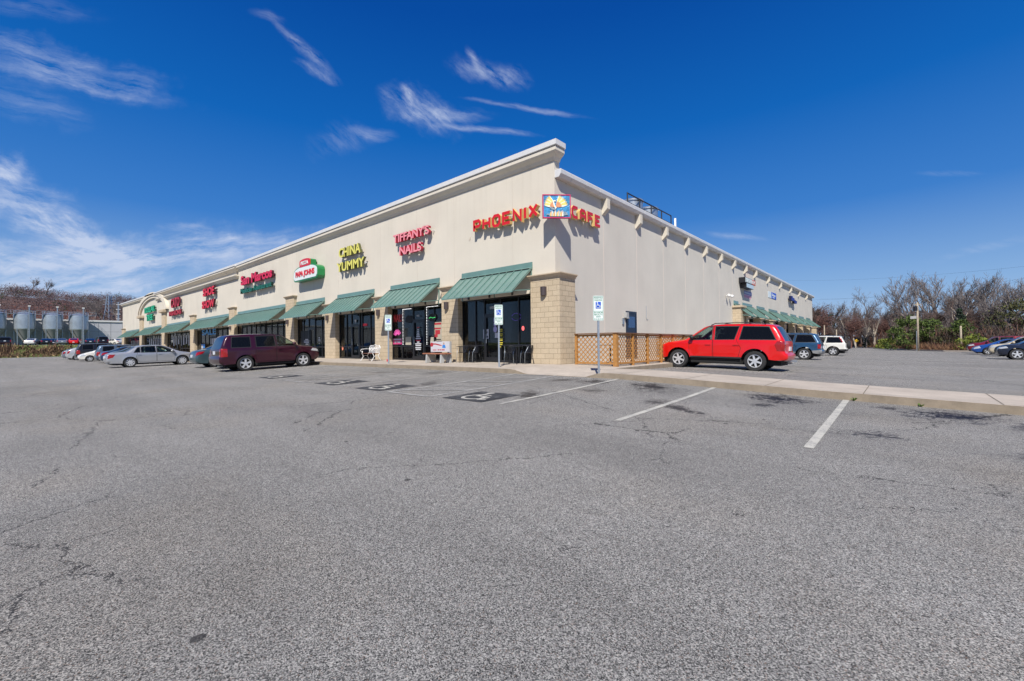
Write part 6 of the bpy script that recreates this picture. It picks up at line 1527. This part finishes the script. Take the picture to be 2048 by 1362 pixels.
pole(1649, 88, 4.6, 'short plain pole just right of the far end of the building'); pole(1673, 92, 3.8, 'short plain pole near the first pale tree'); pole(1922, 54, 3.1, 'short yellow-brown post among the evergreen shrubs')
M_wire = mat('wire', (.02, .02, .025), .6)
def wire(a, b, sag, label, group, r=.018):
    A = spot3(*a); B = spot3(*b); pts = []
    for k in range(17): f = k/16; p = A.lerp(B, f); p.z -= sag*4*f*(1-f); pts.append(p)
    o = MB().tube(pts, r, 4, cap=False).build('power_line', M_wire); tag(o, label, 'wire', group)
for k, (a, b, sg) in enumerate((((1560, 560, 150), (2120, 525, 80), 1.2), ((1585, 600, 150), (2120, 545, 80), 1.4), ((1640, 598, 130), (2120, 552, 75), 1.0))):
    wire(a, b, sg, ('highest', 'middle', 'lowest')[k]+' thin power line crossing the sky above the wood', 'power lines over the wood', .011)
for k, (a, b) in enumerate((((1649, 641, 88), (1836, 618, 57)), ((1649, 644, 88), (1836, 627, 57)), ((1836, 615, 57), (2120, 626, 50)), ((1836, 627, 57), (2120, 628, 50)), ((1836, 640, 57), (2120, 650, 50)))):
    wire(a, b, .35, ('upper wire from the short pole to the transformer pole', 'lower wire from the short pole to the transformer pole', 'topmost wire running right from the transformer pole', 'middle wire running right from the transformer pole', 'lowest wire running right from the transformer pole')[k], 'wires between the utility poles', .012)
# small brick house and a yellow sign beyond the lot
p = spot(1657, 118); t = thing('brick_house', 'low brick house with orange-brown roof beyond the end of the shopping center', 'house', (p.x, p.y, .6), R(30))
MB().box(-2.6, 2.6, -2, 2, -1.2, .55).build('wall', mat('house brick', (.30, .10, .05), .9, noise=.2), t); MB().prism([(-2.9, -2.3, .5), (2.9, -2.3, .5), (0, -2.3, 1.5)], (0, 4.6, 0)).build('roof', mat('house roof', (.32, .13, .08), .85, noise=.2), t)
p = spot(1713, 86); t = thing('warning_sign', 'small yellow sign on a short post behind the white SUV', 'sign', (p.x, p.y, -.5), R(10))
MB().tube([(0, 0, 0), (0, 0, 1.3)], .03, 6).build('post', M_steel, t); MB().prism([(0, -.04, 1.0), (.33, -.04, 1.33), (0, -.04, 1.66), (-.33, -.04, 1.33)], (0, -.02, 0)).build('plate', mat('sign yellow', (.80, .48, .02), .5), t)

# ---- left: terrace cars, silos, factory, hill, pylon
def far_car(px, x, name, label, cat, sp, ang):
    r = CM @ Vector((px-1024, 0, -FPX)); y = -14+(x-10.1)/r.x*r.y
    c = car(name, label, cat, (x, y, 1.78), R(ang), sp, 'cars parked on the raised yard', False)
far_car(10, -131, 'parked_suv', 'black SUV at the left end of the raised yard', 'SUV', scaled(SUV_MAROON, paint('black', (.012, .012, .014)), .95, .95), 180)
far_car(66, -131, 'parked_car', 'white sedan standing before the first whole silo on the raised yard', 'car', variant(SEDAN_MOD, WH), 165)
far_car(92, -130, 'parked_car', 'black sedan right of the white sedan on the raised yard', 'car', variant(SEDAN_MOD, paint('black', (.012, .012, .014))), 180)
far_car(106, -136, 'parked_car', 'dark car half hidden behind the black sedan on the raised yard', 'car', variant(HATCH, NAVY), 180)
far_car(123, -129, 'parked_car', 'grey sedan left of the red car on the raised yard', 'car', variant(SEDAN_MOD, paint('mid grey', (.22, .24, .28), .4)), 180)
far_car(150, -129, 'parked_car', 'red hatchback standing before the rightmost silo', 'car', variant(HATCH, paint('bright red', (.62, .004, .003))), 170)
far_car(181, -128, 'parked_car', 'dark blue car right of the red hatchback on the raised yard', 'car', variant(SEDAN_MOD, NAVY), 175)
far_car(204, -132, 'parked_suv', 'tall black truck-like SUV before the grey factory wall', 'SUV', scaled(SUV_MAROON, paint('black', (.012, .012, .014)), 1.05, 1.08, 2.0), 180)
far_car(228, -134, 'parked_car', 'white car beside the end of the green awnings on the raised yard', 'car', variant(SEDAN_MOD, WH), 210)
M_wh = mat('white siding', (.48, .48, .50), .6, noise=.08, nscale=.3)
t = thing('factory', 'long low white metal factory building behind the silos', 'building', (-225, -20, 1.5)); off = t.location
MB().box(-250, -209.2, -140, 34, 1.5, 10.7).build('wall', M_wh, t, off=off); MB().box(-251, -208.9, -140.5, 34.5, 10.7, 11.3).build('roof', M_metalw, t, off=off)
for k in range(28): MB().box(-209.18, -209.13, -60+k*3.3, -59.9+k*3.3, 1.5, 10.7).build('panel_seam', mat('siding seam', (.36, .36, .38), .7), t, off=off)
t = thing('brick_annex', 'low orange brick annex with pale bands at the end of the factory', 'building', (-190, 26, 1.8)); off = t.location
MB().box(-200, -183, 21.5, 36, 1.5, 7.2).build('wall', mat('annex brick', (.34, .10, .045), .9, noise=.15), t, off=off)
for z in (3.4, 5.2, 7.2): MB().box(-200.2, -182.9, 21.4, 36.1, z, z+.5).build('band', M_wh, t, off=off)
M_galv = mat('corrugated galvanised steel', (.44, .48, .52), .3, metal=.6, noise=.2, nscale=.6)
def silo(y, label, x=-206.):
    t = thing('silo', label, 'silo', (x, y, 2.0), 0, 'steel silos in the factory yard'); pr = []
    for k in range(21): pr.append((2.5+(.05 if k % 2 else 0), 5.6+k*.24))
    MB().lathe(pr, n=28).build('tank', M_galv, t, smooth=25)
    MB().lathe([(2.5, 10.4), (1.2, 11.1), (.3, 11.4), (0, 11.4)], n=28).build('lid', M_galv, t, smooth=40)
    MB().lathe([(2.5, 5.6), (.35, 1.5), (.3, 1.1), (0, 1.1)], n=24).build('hopper', mat('dull hopper steel', (.24, .24, .25), .6, metal=0.), t, smooth=40)
    for k in range(6):
        a = k*PI/3+.3; MB().tube([(2.3*math.cos(a), 2.3*math.sin(a), -.2), (2.42*math.cos(a), 2.42*math.sin(a), 5.7)], .13, 6).build('leg', M_steel, t)
    m = MB(); 
    for k in range(14):
        a = 2*PI*k/14; m.tube([(2.5*math.cos(a), 2.5*math.sin(a), 10.4), (2.5*math.cos(a), 2.5*math.sin(a), 11.6)], .04, 4)
    for z in (11.0, 11.6): m.tube([(2.5*math.cos(2*PI*k/14), 2.5*math.sin(2*PI*k/14), z) for k in range(15)], .04, 4)
    m.build('railing', M_steel, t)
    MB().tube([(2.75, 1.0, .2), (2.75, 1.0, 12.9)], .15, 8).build('fill_pipe', M_steel, t); MB().box(2.45, 3.05, .7, 1.3, 12.9, 13.3).build('pipe_head', M_metalw, t)
silo(-18.4, 'steel silo cut by the left edge of the picture'); silo(-12.0, 'first whole steel silo from the left with a tall pipe'); silo(-5.6, 'middle steel silo between two others'); silo(.7, 'steel silo on the right end of the row')
t = thing('catwalk', 'steel catwalk running along the tops of the silos', 'catwalk', (-204.5, -9, 12)); off = t.location
MB().box(-205, -204, -30, 5, 12.55, 12.65).build('deck', M_steel, t, off=off)
m = MB(); m.tube([(-204, -30, 13.7), (-204, 5, 13.7)], .05, 4); m.tube([(-204, -30, 13.2), (-204, 5, 13.2)], .04, 4)
for k in range(15): m.tube([(-204, -30+k*2.5, 12.6), (-204, -30+k*2.5, 13.7)], .05, 4)
m.build('railing', M_steel, t, off=off)
# hill with bare woods
def hillz(x, y):
    v = Vector((x-10.1, y+14)); d = v.length; f = Vector((FWD.x, FWD.y)).normalized(); dep = v.dot(f)
    if dep < 50: return -.95
    lat = v.x*f.y-v.y*f.x; px = 1024+lat/dep*FPX
    ry = interp(px, [-400, 0, 43, 70, 104, 130, 165, 210, 245, 320, 420, 520], [600, 591, 591, 594, 600, 605, 608, 608, 611, 630, 680, 700])
    H = (700-ry)/FPX*430-2; t_ = min(1, max(0, (dep-210)/220)); t_ = t_*t_*(3-2*t_); return 1+H*t_-(max(0, dep-440)*.12)
hx = frange(-900, -230, 18); hy = frange(-460, 420, 18)
mb = MB(); nx = len(hx); mb.v = [(x, y, hillz(x, y)+2.5*math.sin(x*.05)*math.sin(y*.06) if hillz(x, y) > 4 else hillz(x, y)) for y in hy for x in hx]
for j in range(len(hy)-1):
    for i in range(nx-1): mb.f.append((j*nx+i, j*nx+i+1, (j+1)*nx+i+1, (j+1)*nx+i)); mb.m.append(0)
structure(mb.build('hill', mat('leaf litter', (.10, .055, .045), .95, noise=.4, nscale=.05), smooth=True))
FM = [mat('far twigs brown', (.105, .062, .055), .95), mat('far twigs grey', (.15, .125, .13), .95), mat('far twigs rust', (.17, .045, .03), .95), mat('far twigs dark', (.05, .035, .035), .95), mat('far evergreen', (.035, .055, .022), .95), mat('far twigs violet', (.12, .075, .085), .95)]
mb = MB(); rs = random.Random(8)
cnt = 0
while cnt < 1500:
    dep = rs.uniform(235, 470)**1.0; px = rs.uniform(-60, 330); p = spot(px, dep); z = hillz(p.x, p.y)
    cnt += 1; patch = math.sin(p.x*.03+1)+math.sin(p.y*.045+p.x*.01)
    ci = rs.choice((0, 0, 1, 2, 3, 5)) if patch > .3 else rs.choice((0, 1, 1, 5, 3, 0, 0))
    if rs.random() < .03: ci = 4
    if patch > 1.1 and rs.random() < .6: ci = 2
    Ht = rs.uniform(8, 13); rw = rs.uniform(2.8, 4.6)
    mb.poly([(p.x-.25, p.y, z), (p.x+.25, p.y, z), (p.x, p.y, z+Ht*.8)], 1)
    for k in range(46):
        u = Vector((rs.gauss(0, 1), rs.gauss(0, 1), rs.gauss(0, 1))).normalized()*(rs.random()**.4); c = Vector((p.x+u.x*rw, p.y+u.y*rw, z+Ht*.58+u.z*Ht*.42)); s = rs.uniform(.25, .75) if ci != 4 else 1.
        a1 = Vector((rs.gauss(0, 1), rs.gauss(0, 1), rs.gauss(.6, 1))).normalized(); a2 = a1.cross(Vector((rs.gauss(0, 1), rs.gauss(0, 1), 0))).normalized()
        mb.poly([c-a1*s*1.2, c+a2*s*.42, c+a1*s*1.2], ci if rs.random() < .8 else rs.choice((1, 3, 0)))
stuff(mb.build('hillside_woods', FM), 'bare brown and rust-red woods covering the hill behind the factory', 'woods')
for (px, d, H) in ((176, 300, 13), (206, 290, 12), (234, 280, 14), (148, 320, 12), (60, 400, 12), (90, 390, 12), (222, 300, 12), (190, 300, 12)):
    q = spot(px, d); tree(['g1', 'g2', 'g3'][int(px) % 3], px, d, H*1.3, 'grey bare tree on the hill '+{176: 'right of the rightmost silo', 206: 'just left of the pylon', 234: 'right of the pylon', 148: 'over the rightmost silo', 60: 'over the first whole silo', 90: 'over the middle silo', 222: 'behind the pylon', 190: 'halfway between silos and pylon'}[px], 'large bare trees on the hill', z=hillz(q.x, q.y)+4)
# lattice pylon
q = spot(218, 300); zq = 6; Hp = (699-592)/FPX*300-zq+EYE
t = thing('pylon', 'steel lattice pylon rising from the hillside wood', 'pylon', (q.x, q.y, zq), R(40)); m = MB()
for s1 in (-1, 1):
    for s2 in (-1, 1): m.tube([(s1*3.6, s2*3.6, 0), (s1*1.2, s2*1.2, Hp*.7), (s1*.7, s2*.7, Hp)], .32, 4)
lv = [0, .14, .27, .39, .50, .60, .69, .77, .84, .90, .95, 1.]
def wd(f): return 3.6+(1.2-3.6)*f/.7 if f < .7 else 1.2+(.7-1.2)*(f-.7)/.3
for a, b in zip(lv, lv[1:]):
    wa, wb = wd(a), wd(b)
    for (c0, c1) in (((-1, -1), (1, -1)), ((1, -1), (1, 1)), ((1, 1), (-1, 1)), ((-1, 1), (-1, -1))):
        m.tube([(c0[0]*wa, c0[1]*wa, a*Hp), (c1[0]*wb, c1[1]*wb, b*Hp)], .17, 3); m.tube([(c1[0]*wa, c1[1]*wa, a*Hp), (c0[0]*wb, c0[1]*wb, b*Hp)], .17, 3)
m.build('lattice', M_steel, t)
for f in (.80, .92): MB().bar((-4.2, 0, Hp*f), (4.2, 0, Hp*f), .3, .25).build('crossarm', M_steel, t)
q = spot(237, 250); t = thing('steel_pole', 'pale steel pole with short arms right of the lattice pylon', 'pole', (q.x, q.y, 5), R(40)); Hs = (699-606)/FPX*250-4
MB().tube([(0, 0, 0), (0, 0, Hs)], [.5, .3], 8).build('pole', M_steel, t)
for k in range(5): MB().tube([(-1.3, 0, Hs*(.45+k*.12)), (1.3, 0, Hs*(.45+k*.12))], .16, 5).build('arm', M_metalw, t)
for (ya, yb, nm) in ((594, 600, 'highest'), (606, 610, 'middle'), (614, 616, 'lowest')):
    wire((-60, ya, 260), (250, yb, 240), .6, nm+' power line crossing before the wooded hill', 'power lines before the hill', .05)
wire((-60, 658, 120), (420, 664, 110), .3, 'low wire crossing in front of the silos', 'power lines before the silos', .02)
